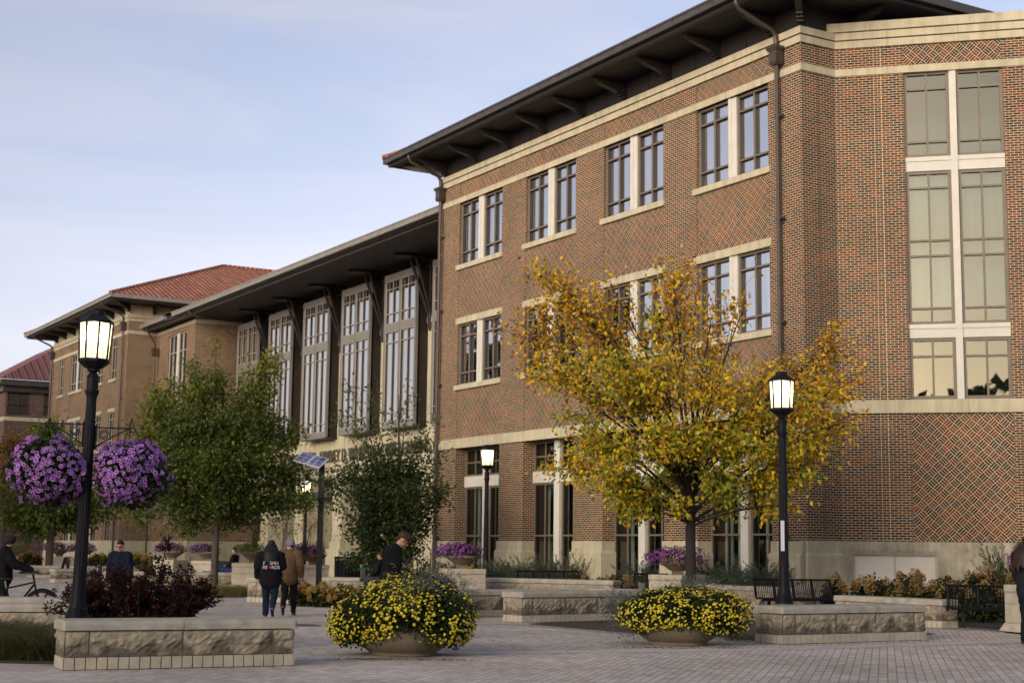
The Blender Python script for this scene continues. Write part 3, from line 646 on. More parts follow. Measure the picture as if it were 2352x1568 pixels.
# arcade recess behind the columns
slab('arcade_wall',STONE2,ML,MR,7.6,7.9,0,5.2)
mb=MB()
for k in range(6):
    t=26.0+4.97*k; mb.box(-t-3.9,-t-1.1,7.5,7.61,.1,4.6)
mb.build('arcade_door',DARKIN,BLD)
slab('arcade_ceiling',STONE,ML,MR,5.7,7.9,5.16,5.3)
for k in range(6):
    t=26.0+4.97*k; slab('arcade_pier',STONE,-t-.5,-t+.5,5.9,7.6,0,5.16)
slab('entrance_canopy',mat('canopy_steel',(.045,.055,.052),.6),ML+6,MR-.1,5.3,7.4,4.25,4.55)
# eave of link
GX0,GX1=SL,MR-.02
MB().box(GX0,-57.9,.72,.95,GZ-.25,GZ).box(-56.4,GX1,.72,.95,GZ-.25,GZ).build('gutter',GUTL,BLD)
MB().box(GX0,-57.9,.69,.72,GZ-.05,GZ+.01).box(-56.4,GX1,.69,.72,GZ-.05,GZ+.01).build('gutter_lip',GUTL,BLD)
MB().box(GX0,GX1,.96,1.1,GZ-.34,GZ+.02).build('fascia',DARKM,BLD)
MB().box(GX0,GX1,1.10,1.22,GZ-.42,GZ-.3).build('fascia',GUTT,BLD)
MB().quad((GX0,1.1,GZ-.33),(GX1,1.1,GZ-.33),(GX1,5.8,GZ-.33),(GX0,5.8,GZ-.33)).build('soffit',SOFF,BLD)
MB().quad((GX0,.72,GZ+.02),(GX1,.72,GZ+.02),(GX1,10,GZ+3.2),(GX0,10,GZ+3.2),uv=[(GX0,0),(GX1,0),(GX1,9.8),(GX0,9.8)]).build('roof',TILE,BLD)
for t in cols_t:
    mb=MB(); x=-t
    for dx in (-.30,.30): mb.tube([(x+dx*.35,4.80,11.7),(x+dx*.45,4.78,12.4),(x+dx,3.85,GZ-.42)],.07,8)
    mb.tube([(x,4.80,11.6),(x,4.80,GZ-.4)],.06,8)
    mb.build('strut',DARKM,BLD)
    MB().prism([(x-.10,2.9),(x+.10,2.9),(x+.42,3.5),(x+.42,4.6),(x+.1,5.0),(x-.1,5.0),(x-.42,4.6),(x-.42,3.5)],GZ-.46,GZ-.335).build('strut_pad',DARKM,BLD)
for xx in (-53.6,-22.2): MB().tube([(xx,.84,GZ-.24),(xx,.9,GZ-.4),(xx+.05,1.2,GZ-.55),(xx+.2,2.6,GZ-.6)],.06,8).build('upper_pipe',PIPE,BLD,smooth=True)
# lettering on the frieze
LETTER=mat('bronze_letters',(.10,.085,.06),.5,metal=.2)
def text_mesh(body,size,ext=.03,align='LEFT',sx=1.0):
    cu=bpy.data.curves.new('text','FONT'); cu.body=body; cu.size=size; cu.extrude=ext; cu.align_x=align
    o=bpy.data.objects.new('text',cu); COL.objects.link(o); bpy.context.view_layer.update()
    me=bpy.data.meshes.new_from_object(o.evaluated_get(bpy.context.evaluated_depsgraph_get())); bpy.data.objects.remove(o); bpy.data.curves.remove(cu)
    return me
def put_text(name,body,size,m,parent,M4,ext=.03,align='LEFT'):
    me=text_mesh(body,size,ext,align); me.transform(M4); me.name=name; me.materials.clear(); me.materials.append(m)
    o=bpy.data.objects.new(name,me); COL.objects.link(o); o.parent=parent; return o
TX=Matrix.Rotation(R(90),4,'X')
me=text_mesh('HARVEY D. WILMETH ACTIVE LEARNING C',.93); wd=max(v.co.x for v in me.vertices); bpy.data.meshes.remove(me); sxx=13.25/wd
put_text('frieze_lettering','HARVEY D. WILMETH ACTIVE LEARNING CENTER',.93,LETTER,BLD,Matrix.Translation((-43.2,4.80,5.98))@Matrix.Diagonal((sxx,1,1,1))@TX)
put_text('frieze_lettering','THOMAS S. AND',.93,LETTER,BLD,Matrix.Translation((-43.75,4.80,5.98))@Matrix.Diagonal((sxx,1,1,1))@TX,align='RIGHT')

# ------------------------------------------------------------------ neighbouring building, far left
NB=thing('brick_building','dark brown brick building with ribbed red metal roof behind the far left wing','building',tuple(Wd(92,0)),AZ)
NT=Matrix.Identity(4)
mb=MB(); wall(mb,-.9,14,0,14.0,[(-.72,1.0,11.75,13.45,.15),(2.1,4.2,11.75,13.45,.15),(-.9+.4,1.2,8.0,9.7,.15),(2.1,4.2,8.0,9.7,.15)],frame(0,0,0,1)); wall(mb,0,20,0,14.0,(),frame(-20,-.9,1,0)); mb.build('wall',DARKBRICK,NB)
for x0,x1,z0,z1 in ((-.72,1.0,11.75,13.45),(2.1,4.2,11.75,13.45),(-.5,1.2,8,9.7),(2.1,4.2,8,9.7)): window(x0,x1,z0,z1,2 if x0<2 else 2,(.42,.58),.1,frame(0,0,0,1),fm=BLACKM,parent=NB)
rect('interior',DARKIN,-.8,13,1,13.9,.8,frame(0,0,0,1),NB)
MB().box(-20,.05,-.95,-.85,11.25,11.55).box(-.1,.05,-.85,14,11.25,11.55).build('stone_band',STONE,NB)
MB().box(-21,.75,-1.6,14,14.0,14.12).box(-21,.6,-1.45,14,14.12,14.45).box(-20.5,.30,-1.2,14,13.55,14.0).build('eave',GUTT,NB)
r=MB(); r.quad((.75,-1.6,14.46),(.75,14,14.46),(-7,14,19.2),(-7,6.15,19.2),uv=[(0,0),(15.6,0),(15.6,9),(7.75,9)]); r.quad((-21,-1.6,14.46),(.75,-1.6,14.46),(-7,6.15,19.2),(-21,6.15,19.2),uv=[(0,0),(21.75,0),(14,9),(0,9)])
for k in range(26):
    y=-1.5+k*.6; h=min(1,(y+1.6)/7.75)
    r.tube([(.72,y,14.50),(.72-7.75*h,y,14.50+4.74*h)],.05,5)
r.build('roof',RIBROOF,NB)
# ------------------------------------------------------------------ placing helper: a point at a given depth Y along a line of sight
F_=3480.2
def AT(x,y,Y):
    d=(x-1176)*r2+(784-y)*u2+F_*fw; d=d/d.y
    return Vector((0,0,1.55))+d*Y
# ------------------------------------------------------------------ seat walls
def rough_face(mb,x0,x1,z0,z1,y,seed,amp=.024):
    """split-faced block in the x-z plane, bulging to -y"""
    rg=np.random.default_rng(seed); nx=max(6,int((x1-x0)/.05)); nz=8; i=len(mb.v)
    cut=.45+.12*np.cumsum(rg.normal(size=nx+1))/3
    for b in range(nz+1):
        for a in range(nx+1):
            u,v=a/nx,b/nz; e=min(u*(x1-x0),(1-u)*(x1-x0),v*(z1-z0),(1-v)*(z1-z0)); k=min(1,e/.05)
            lower=1 if v<min(.75,max(.2,cut[a])) else 0
            d=amp*k*(1.0 if not lower else .15)+k*rg.normal()*.007
            mb.v.append((x0+(x1-x0)*u,y-d,z0+(z1-z0)*v))
    for b in range(nz):
        for a in range(nx):
            p=i+b*(nx+1)+a; mb.f.append((p,p+1,p+nx+2,p+nx+1))
MORT=mat('pale_mortar',(.46,.42,.34),.9)
CAPM=mat('weathered_cap_stone',(.35,.325,.265),.85,noise=.34,nscale=3.4,bump=.35,bscale=16)
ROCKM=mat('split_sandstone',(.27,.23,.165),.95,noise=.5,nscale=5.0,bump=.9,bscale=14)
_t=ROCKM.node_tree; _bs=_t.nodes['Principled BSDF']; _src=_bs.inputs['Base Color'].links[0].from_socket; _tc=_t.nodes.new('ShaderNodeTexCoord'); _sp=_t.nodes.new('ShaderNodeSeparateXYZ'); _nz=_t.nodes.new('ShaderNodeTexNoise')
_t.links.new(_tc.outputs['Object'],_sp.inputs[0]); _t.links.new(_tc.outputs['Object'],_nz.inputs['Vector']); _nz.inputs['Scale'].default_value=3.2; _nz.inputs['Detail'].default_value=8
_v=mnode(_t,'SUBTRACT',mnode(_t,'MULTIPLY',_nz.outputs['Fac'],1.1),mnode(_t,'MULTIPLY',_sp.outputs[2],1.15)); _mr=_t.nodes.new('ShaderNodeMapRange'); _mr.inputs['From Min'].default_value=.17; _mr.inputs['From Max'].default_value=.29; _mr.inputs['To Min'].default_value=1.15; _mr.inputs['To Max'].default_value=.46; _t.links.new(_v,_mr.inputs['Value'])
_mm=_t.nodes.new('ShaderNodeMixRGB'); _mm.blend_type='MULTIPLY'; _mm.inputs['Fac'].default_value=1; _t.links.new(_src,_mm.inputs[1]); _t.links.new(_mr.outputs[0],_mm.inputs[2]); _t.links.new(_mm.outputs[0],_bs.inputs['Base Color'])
BASEM=mat('sawn_base_stone',(.41,.365,.28),.85,noise=.2,nscale=4,bump=.2,bscale=20)
JOINT=mat('open_joint',(.05,.043,.033),.95)
def seat_wall(label,p0,p1,h=.62,depth=.66,seed=1,plain=False,group='low stone seat walls',z=0):
    p0=Vector(p0);p1=Vector(p1); d=p1-p0; Lh=d.length; rz=math.atan2(d.y,d.x)
    t=thing('seat_wall',label,'wall',(p0.x,p0.y,z),rz,group)
    zb=.16; zc=h-.135; nb=max(2,round((Lh-.5)/1.15))
    mb=MB(); mb.box(.03,Lh-.03,.03,depth-.03,0.02,zc); mb.build('core',MORT,t)
    # rough blocks: end blocks short, then equal
    xs=[0,.30]+[.30+(Lh-.6)*k/nb for k in range(1,nb+1)]+[Lh]
    mb=MB()
    for k in range(len(xs)-1):
        a,b=xs[k]+.008,xs[k+1]-.008
        rough_face(mb,a,b,zb+.01,zc-.004,0,seed*31+k); 
    for fx,sgn in ((0,-1),(Lh,1)):
        m2=MB(); rough_face(m2,0.008,depth-.008,zb+.01,zc-.004,0,seed*57+int(fx)+sgn)
        for v in m2.v: mb.v.append((fx+ (-v[1])*sgn, v[0],v[2]))
        o=len(mb.v)-len(m2.v); mb.f+=[tuple(o+q for q in f) for f in m2.f]
    m2=MB(); rough_face(m2,.01,Lh-.01,zb+.01,zc-.004,0,seed*77)
    o=len(mb.v); mb.v+=[(v[0],depth-v[1],v[2]) for v in m2.v]; mb.f+=[tuple(o+q for q in f) for f in m2.f]
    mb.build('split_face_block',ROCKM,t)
    mb=MB(); n=max(6,int(Lh/.135)); w=Lh/n
    for k in range(n): mb.box(k*w+.006,(k+1)*w-.006,-.012,depth/2-.02,0.012,zb)
    n2=5; w2=depth/n2
    for k in range(n2):
        if True: mb.box(-.012,0-.001 if not k else .2,(k*w2+.006 if k else -.012),(k+1)*w2-.006,.012,zb); mb.box(Lh-.2 if k else Lh+.001,Lh+.012,(k*w2+.006 if k else -.012),(k+1)*w2-.006,.012,zb)
    mb.box(0,Lh,depth/2+.02,depth+.01,.012,zb-.002)
    bs=mb.build('base_course',BASEM,t,bevel=.004)
    MB().box(.0,Lh,.0,depth,0,zb-.01).build('open_joint',JOINT,bs)
    mb=MB(); nc=max(2,round(Lh/1.45)); o=.035
    for k in range(nc):
        a=-o if k==0 else Lh*k/nc+.004; b=Lh+o if k==nc-1 else Lh*(k+1)/nc-.004
        i=len(mb.v); e=.05
        prof=[(-o,zc+.012),(-o,h-e),(-o+.012,h-e*.45),(-o+e*.55,h-.008),(-o+e,h),(depth+o-e,h),(depth+o-e*.55,h-.008),(depth+o-.012,h-e*.45),(depth+o,h-e),(depth+o,zc+.012)]
        for xx,ins in ((a,1),(a+.03,0),(b-.03,0),(b,1)):
            edge=(k==0 and xx<a+.02) or (k==nc-1 and xx>b-.02)
            for y,zq in prof:
                q=.03 if (ins and edge) else 0
                mb.v.append((xx,min(max(y,-o+q),depth+o-q),min(zq,h-q)))
        m=len(prof)
        for r_ in range(3):
            for q in range(m): mb.f.append((i+r_*m+q,i+r_*m+(q+1)%m,i+(r_+1)*m+(q+1)%m,i+(r_+1)*m+q))
        mb.f.append(tuple(i+q for q in range(m-1,-1,-1))); mb.f.append(tuple(i+3*m+q for q in range(m)))
    cp=mb.build('cap_stone',CAPM,t,smooth=False)
    return t
seat_wall('low stone seat wall at the bottom left in front of the burgundy shrub and lamp with hanging flowers',(-5.55,19.29),(-2.86,20.56),seed=1)
seat_wall('low stone seat wall at the right in front of the lamp post beside the yellow tree',(4.75,26.70),(7.75,28.61),.65,.70,seed=2)
seat_wall('low stone seat wall with dark stained blocks left of the right hand yellow flower bowl',(.29,33.5),(3.0,35.72),.67,.66,seed=3)
seat_wall('low stone seat wall just behind the larger yellow flower bowl with strap leaved grass above it',(-2.3,35.05),(2.0,38.35),.63,.62,seed=4)
seat_wall('nearest of two parallel low stone walls at the left edge behind the grass tuft',(-11.5,24.9),(-7.0,25.1),.60,.55,seed=5)
seat_wall('farther of two parallel low stone walls at the left edge in front of the parked bicycle',(-12.5,28.0),(-8.2,28.2),.60,.55,seed=6)
seat_wall('low stone wall running under the hydrangeas in front of the right angled wall with the pale vent',(7.62,35.9),(9.35,33.2),.62,.5,seed=7)
seat_wall('short low wall with pale cap between the middle black bench and the stone pedestal',(1.36,41.3),(3.2,39.9),.60,.5,seed=8)
seat_wall('low stone wall holding up junipers behind the middle black lamp post',(-.75,46.6),(3.0,44.4),.74,.5,seed=9)
seat_wall('low stone wall holding up junipers behind the long bench at the right',(5.1,42.0),(7.4,38.6),.72,.45,seed=10)
seat_wall('far low stone wall end with pale chamfered corner beside the left lamp post',(-18.96,64.1),(-16.0,66.2),.58,.7,seed=11)
seat_wall('far low stone wall behind the cyclist in front of the sandwich board',(-22.8,72.4),(-18.0,73.6),.60,.6,seed=12)
seat_wall('low stone wall end next to the woman in the black hoodie',(-7.5,44.0),(-6.2,43.4),.72,.7,seed=13)
seat_wall('dark low stone wall across the grassy bed behind the round green tree trunk',(-15.2,57.5),(-10.2,57.8),.62,.6,seed=14)
seat_wall('low stone wall below the recycling bin in front of the link columns',(-6.2,51.0),(-1.4,49.4),.62,.5,seed=15)
# ------------------------------------------------------------------ lamp posts
PANE=bpy.data.materials.new('lit_lamp_glass'); PANE.use_nodes=True
_t=PANE.node_tree; _b=_t.nodes['Principled BSDF']; _tc=_t.nodes.new('ShaderNodeTexCoord'); _s=_t.nodes.new('ShaderNodeSeparateXYZ'); _r=_t.nodes.new('ShaderNodeValToRGB'); _m=_t.nodes.new('ShaderNodeMapRange')
_t.links.new(_tc.outputs['Object'],_s.inputs[0]); _m.inputs['From Min'].default_value=3.56; _m.inputs['From Max'].default_value=4.08; _t.links.new(_s.outputs[2],_m.inputs['Value']); _t.links.new(_m.outputs[0],_r.inputs[0])
_e=_r.color_ramp.elements; _e[0].color=(.42,.38,.13,1); _e[1].color=(2.7,2.3,1.5,1); _q=_e.new(.55); _q.color=(.62,.57,.31,1)
_b.inputs['Base Color'].default_value=(.5,.5,.4,1); _b.inputs['Roughness'].default_value=.3; _t.links.new(_r.outputs[0],_b.inputs['Emission Color']); _b.inputs['Emission Strength'].default_value=.30
_mx=_t.nodes.new('ShaderNodeMixShader'); _mx.inputs[0].default_value=.35; _tp=_t.nodes.new('ShaderNodeBsdfTransparent'); _t.links.new(_b.outputs[0],_mx.inputs[1]); _t.links.new(_tp.outputs[0],_mx.inputs[2]); _t.links.new(_mx.outputs[0],_t.nodes['Material Output'].inputs['Surface'])
def lamp_post(label,x,y,z,rz=0.2):
    t=thing('street_lamp',label,'lamp',(x,y,z),rz,'black lantern lamp posts of the plaza')
    MB().lathe([(.165,0),(.165,.06),(.15,.07),(.15,.10),(.135,.11),(.135,.15),(.12,.17),(.105,.30),(.092,.55),(.09,.7)],16).build('base',BLACKM,t,smooth=False)
    mb=MB(); n=16; prof=[(.090,.68),(.085,1.2),(.072,2.9),(.068,3.0),(.075,3.05),(.095,3.10),(.098,3.13),(.080,3.14),(.080,3.30),(.085,3.32),(.065,3.36),(.045,3.385),(.045,3.40)]
    i=0
    for j,(r,zz) in enumerate(prof):
        for k in range(n*2):
            a=PI*k/n; q=r*(1 if k%2==0 else (.93 if j<3 else 1)); mb.v.append((q*math.cos(a),q*math.sin(a),zz))
    m=2*n
    for j in range(len(prof)-1):
        for k in range(m): mb.f.append((j*m+k,j*m+(k+1)%m,(j+1)*m+(k+1)%m,(j+1)*m+k))
    mb.build('shaft',BLACKM,t)
    L8=dict(n=8,rot=PI/8)
    ln=MB().lathe([(.075,3.39),(.085,3.41),(.085,3.43),(.12,3.44),(.215,3.52),(.222,3.53),(.222,3.565),(.205,3.57)],**L8).build('lantern_base',BLACKM,t)
    MB().lathe([(.200,3.57),(.222,4.07)],**L8).build('lit_pane',PANE,t)
    mb=MB()
    for k in range(8):
        a=PI/8+k*PI/4; mb.tube([(.206*math.cos(a),.206*math.sin(a),3.565),(.228*math.cos(a),.228*math.sin(a),4.075)],.016,5)
    mb.build('glazing_bar',BLACKM,t)
    MB().lathe([(.236,4.065),(.242,4.07),(.242,4.10),(.232,4.108),(.13,4.18),(.112,4.185),(.112,4.235),(.10,4.245)],**L8).build('lantern_cap',BLACKM,t)
    ld=bpy.data.lights.new('lamp_light','POINT'); ld.energy=60; ld.color=(1,.83,.5); ld.shadow_soft_size=.06
    lo=bpy.data.objects.new('lamp_light',ld); COL.objects.link(lo); lo.parent=t; lo.location=(0,0,3.92)
    return t
LAMPL=lamp_post('black lamp post at the left carrying two hanging baskets of purple flowers',-5.86,20.9,.55)
LAMPR=lamp_post('black lamp post at the right in front of the yellow tree crown',5.02,28.0,.66)
LAMPM=lamp_post('black lamp post standing among junipers before the ground floor windows',-.78,50.6,.80)
LAMPF=lamp_post('distant black lamp post half hidden behind the solar panel pole',-9.05,67.5,.45)
MB().box(-.088,-.02,-.10,-.086,.95,1.50).build('paper_notice',mat('paper',(.62,.58,.66),.8),LAMPR)
# iron arms with hanging baskets on the left lamp
arm=MB()
for s,zz in ((-1,2.66),(1,2.62)):
    arm.tube([(s*.08,0,zz),(s*.56,0,zz)],.011,6).tube([(s*.09,0,zz-.27),(s*.30,0,zz-.13),(s*.54,0,zz-.005)],.010,6).tube([(s*.085,0,zz+.03),(s*.085,0,zz-.30)],.012,6)
    c=[(s*(.20+.075*math.cos(a)*(1-a/20)),0,zz-.10+.075*math.sin(a)*(1-a/20)) for a in np.linspace(0,4*PI,30)]; arm.tube(c,.008,5)
    c=[(s*(.585+.035*math.cos(a)),0,zz-.02+.035*math.sin(a)) for a in np.linspace(0,1.8*PI,14)]; arm.tube(c,.008,5)
for zz in (2.35,2.68): arm.lathe([(.082,zz),(.082,zz+.03)],12)
arm.build('basket_arm',BLACKM,LAMPL)
LAMPL.rotation_euler=(0,.016,.05)
def ellip(n,c,r,shell=.0,low=-1.0):
    d=RNG.normal(size=(n*2,3)); d=unit(d); d=d[d[:,2]>low][:n]
    k=RNG.uniform(shell,1,size=(len(d),1))**(1/2.0)
    return np.array(c)+d*np.array(r)*k, unit(d/np.array(r))
def bumpy(d,f,amp,seed):
    rg=np.random.default_rng(seed); w=rg.normal(size=(6,3))*f; ph=rg.uniform(0,6.28,6)
    return 1+amp*np.sum(np.sin(d@w.T+ph),axis=1,keepdims=True)/2.5
def shell_pts(n,c,r,lo,hi,seed,low=-1.0,amp=.10,f=3.0):
    d=unit(RNG.normal(size=(int(n*2.2),3))); d=d[d[:,2]>low][:n]
    k=bumpy(d,f,amp,seed)*RNG.uniform(lo,hi,size=(len(d),1)); return np.array(c)+d*np.array(r)*k, unit(d/np.array(r))
def trumpet(name,P,N,size,edge,mid,throat,parent,npet=5):
    """five-lobed trumpet flowers facing along N"""
    n=len(P); N=unit(N+RNG.normal(size=N.shape)*.35); T=unit(np.cross(N,RNG.normal(size=N.shape))); B=np.cross(N,T)
    m=npet*2; V=np.empty((n,m*2+1,3)); C=np.empty((n,m*2+1,3)); s=size*RNG.uniform(.75,1.2,size=(n,1)); jit=RNG.uniform(.75,1.2,size=(n,1))
    V[:,0]=P-N*s*.10; C[:,0]=np.array(throat)*jit
    for k in range(m):
        a=2*PI*k/m; rr=1.0 if k%2==0 else .80; dr=T*math.cos(a)+B*math.sin(a)
        V[:,1+k]=P+dr*s*rr*.60+N*s*.15; V[:,1+m+k]=P+dr*s*rr+N*s*.10; C[:,1+k]=np.array(mid)*jit; C[:,1+m+k]=np.array(edge)*jit
    f=[]
    for k in range(m):
        k2=(k+1)%m; f+=[(0,1+k,1+k2),(1+k,1+m+k,1+m+k2),(1+k,1+m+k2,1+k2)]
    F=(np.arange(n)[:,None,None]*(2*m+1)+np.array(f)[None]).reshape(-1,3)
    o=np_mesh(name,V.reshape(-1,3),F,PETAL,parent,C.reshape(-1,3)); return tag(o,kind='stuff')
GREEN=[(.035,.055,.014),(.05,.075,.018),(.025,.04,.012)]
def hanging_basket(label,c,r,seed):
    t=thing('hanging_basket',label,'flower basket',(c[0],c[1],c[2]),0,'hanging baskets of purple flowers')
    MB().lathe([(.12,-.22),(.22,-.12),(.27,.05),(.27,.08)],14).build('pot',mat('pot_dark',(.02,.02,.02),.8),t)
    mb=MB()
    for k in range(3):
        a=2*PI*k/3; mb.tube([(.25*math.cos(a),.25*math.sin(a),.08),(0,0,r[2]+.28)],.006,4)
    mb.build('chain',BLACKM,t)
    P,N=shell_pts(5000,(0,0,-.02),r,.5,1.0,seed,amp=.12); leaves('foliage',P,.075,pal(len(P),GREEN),LEAFM,t,nrm=N,droop=.4)
    P,N=shell_pts(1150,(0,0,-.02),r,.93,1.08,seed,low=-.85,amp=.12); wv=np.random.default_rng(seed).normal(size=(5,3))*5; ok=np.sum(np.sin(P@wv.T),axis=1)+RNG.normal(size=len(P))*.9>-1.9; P,N=P[ok],N[ok]; trumpet('blossoms',P,N,.031,(.66,.46,.78),(.30,.045,.42),(.10,.008,.17),t)
    return t
pL=AT(108,1082,20.9); pR=AT(297,1086,20.95)
hanging_basket('round basket of purple petunias hanging from the left arm of the lamp post',pL,(.50,.48,.46),3)
hanging_basket('round basket of purple petunias hanging from the right arm of the lamp post',pR,(.47,.47,.47),5)
# ------------------------------------------------------------------ big bowls of yellow mums
SILV=[(.14,.17,.14),(.10,.13,.11),(.18,.21,.17)]
MUM=[(.84,.68,.04),(.88,.76,.10),(.76,.54,.03)]
def pompons(P,N,size,parent):
    """small domed flower heads"""
    n=len(P); N=unit(N+RNG.normal(size=N.shape)*.25); N[:,2]+=.25; N=unit(N); T=unit(np.cross(N,RNG.normal(size=N.shape))); B=np.cross(N,T)
    rings=[(1.0,0.0),(.95,.28),(.62,.56),(.25,.66)]; m=8; nv=m*len(rings)+1; V=np.empty((n,nv,3)); C=np.empty((n,nv,3)); s=size*RNG.uniform(.55,1.15,size=(n,1)); base=pal(n,MUM,[4,4,1.0],.12)
    f=[]
    for j,(rr,h) in enumerate(rings):
        for k in range(m):
            a=2*PI*(k+.5*(j%2))/m; q=RNG.uniform(.86,1.1,size=(n,1)); V[:,j*m+k]=P+(T*math.cos(a)+B*math.sin(a))*s*rr*q+N*s*h*q; C[:,j*m+k]=base*(.62+.38*min(1,j*.5))*RNG.uniform(.8,1.1,size=(n,1))
    V[:,-1]=P+N*s*.66; C[:,-1]=base*.85
    for j in range(len(rings)-1):
        for k in range(m): k2=(k+1)%m; f+=[(j*m+k,j*m+k2,(j+1)*m+k2),(j*m+k,(j+1)*m+k2,(j+1)*m+k)]
    for k in range(m): f.append(((len(rings)-1)*m+k,(len(rings)-1)*m+(k+1)%m,nv-1))
    F=(np.arange(n)[:,None,None]*nv+np.array(f)[None]).reshape(-1,3)
    return tag(np_mesh('blossoms',V.reshape(-1,3),F,PETAL,parent,C.reshape(-1,3)),kind='stuff')
def mum_bowl(label,x,y,rb,hb,mounds,nb,seed,silver):
    t=thing('flower_bowl',label,'flower planter',(x,y,0),seed*.7,'round concrete bowls of yellow mums')
    t.rotation_euler=(0,0,0)
    MB().lathe([(rb*.70,0),(rb*.72,.04),(rb*.70,.05),(rb*.74,.07),(rb*.90,.14),(rb*.985,.25),(rb,.34),(rb*.97,hb-.03),(rb*.99,hb),(rb*.93,hb),(rb*.90,hb-.06)],48).build('bowl',CONC,t,smooth=True)
    MB().lathe([(rb*.9,hb-.07),(rb*.6,hb+.0),(.01,hb+.02)],24).build('soil',SOIL,t)
    Ps=[];Ns=[];Pl=[];Nl=[]
    for (c,r,w) in mounds:
        P,N=shell_pts(int(nb*w),c,r,.92,1.05,seed,low=-.72,amp=.12,f=4); Ps.append(P);Ns.append(N)
        P,N=shell_pts(int(6500*w),c,r,.55,1.0,seed,low=-.85,amp=.12,f=4); Pl.append(P);Nl.append(N)
    P=np.vstack(Ps);N=np.vstack(Ns); ok=np.ones(len(P),bool)
    for k,(c,r,w) in enumerate(mounds):         # drop heads buried in another mound
        q=(P-np.array(c))/np.array(r); ins=np.linalg.norm(q,axis=1)<.86; ok&=~ins
    rg=np.random.default_rng(seed+9); wv=rg.normal(size=(7,3))*7; ph=rg.uniform(0,6.28,7); dn=np.sum(np.sin(P@wv.T+ph),axis=1); ok&=(dn+rg.normal(size=len(P))*1.2>-1.3)
    pompons(P[ok],N[ok],.024,t)
    P=np.vstack(Pl);N=np.vstack(Nl); leaves('foliage',P,.06,pal(len(P),[(.035,.055,.016),(.05,.078,.022),(.022,.036,.012)]),LEAFM,t,nrm=N,droop=.1)
    Q=[];A=[]
    for (c,n_,sp,hh) in silver:
        o=np.array(c)+RNG.normal(size=(n_,3))*np.array((sp,sp,hh)); Q.append(o); A.append(unit(o-np.array(c)+np.array((0,0,.12)))*1.5)
    Q=np.vstack(Q);A=np.vstack(A); leaves('silver_foliage',Q,.085,pal(len(Q),SILV),LEAFM,t,axis=A,droop=0,aspect=.16,rnd=.8)
    return t
pa=AT(925,1505,22.9); 
mum_bowl('larger round bowl of yellow mums with silvery foliage beside the man in the black pullover',pa.x,22.9,.70,.46,
   [((-.15,-.05,.54),(.87,.84,.46),1.2),((.46,-.05,.50),(.62,.76,.46),.9),((.05,.15,.80),(.64,.58,.38),.55),((.0,-.42,.56),(.62,.50,.36),.6),((-.64,-.1,.44),(.46,.6,.38),.5)],1500,2,
   [((.40,.05,1.08),650,.20,.08),((.75,.1,.80),900,.15,.16),((-.05,-.62,.76),500,.13,.12),((.30,-.35,.98),500,.14,.08),((.15,.0,1.12),200,.25,.12)])
pb=AT(1557,1480,26.3)
mum_bowl('smaller round bowl of yellow mums with grey trailing foliage below the yellow tree',pb.x,26.3,.70,.44,
   [((-.25,-.05,.54),(.76,.78,.40),1.0),((.48,-.05,.52),(.74,.78,.40),1.0),((.1,.2,.68),(.7,.5,.32),.5),((.05,-.40,.54),(.66,.50,.32),.6)],1450,6,
   [((-.95,.0,.62),900,.16,.16),((-.85,-.1,.30),400,.16,.12),((.30,.1,.98),700,.24,.07)])
# ------------------------------------------------------------------ black steel benches
BPROF=[(.02,.36),(-.02,.385),(-.03,.41),(-.005,.435),(.05,.44),(.20,.425),(.36,.415),(.43,.43),(.47,.48),(.50,.60),(.54,.74),(.575,.85),(.60,.875),(.635,.87),(.645,.845)]
def bench(label,x,y,z,rz,ns,sec=.60):
    t=thing('park_bench',label,'bench',(x,y,z),rz,'black steel slat benches')
    for k in range(ns):
        mb=MB(); x0=k*sec
        for q in range(10):
            xx=x0+sec*(q+.7)/10.4; mb.tube([(xx,a,b) for a,b in BPROF],.0105,4)
        mb.tube([(x0,-.02,.40),(x0+sec,-.02,.40)],.014,6).tube([(x0,.615,.868),(x0+sec,.615,.868)],.028,6).tube([(x0,.40,.405),(x0+sec,.40,.405)],.012,6)
        mb.build('slat_section',BLACKM,t)
    for k in range(ns+1): MB().tube([(k*sec,a,b) for a,b in BPROF],.026,6).build('frame',BLACKM,t)
    for k in ((.5,ns-.5)):
        MB().box(k*sec-.035,k*sec+.035,.20,.27,0,.40).box(k*sec-.06,k*sec+.06,.08,.40,0,.012).build('leg',BLACKM,t)
    MB().box(.1,ns*sec-.1,.19,.28,.36,.40).build('rail',BLACKM,t)
    return t
bench('long black slat bench behind the right lamp post facing the bowl of mums',6.15,37.2,.06,R(12),4,.50)
bench('black slat bench at the right edge beside the stone pedestal with hydrangeas behind',9.3,32.6,.06,R(-18),3,.62)
bench('four section black slat bench left of the yellow tree before the juniper wall',.45,46.0,.08,R(20),4,.50)
bench('short black slat bench tucked against the pedestal left of the yellow tree trunk',3.3,43.4,.08,R(-30),2,.5)
bench('black bench with a seated person in the far left background',-12.9,64.6,.10,R(-60),4,.6)
bench('far dark bench before the low hydrangeas left of the walking man in a navy jacket',-17.2,62.0,.0,R(8),4,.6)
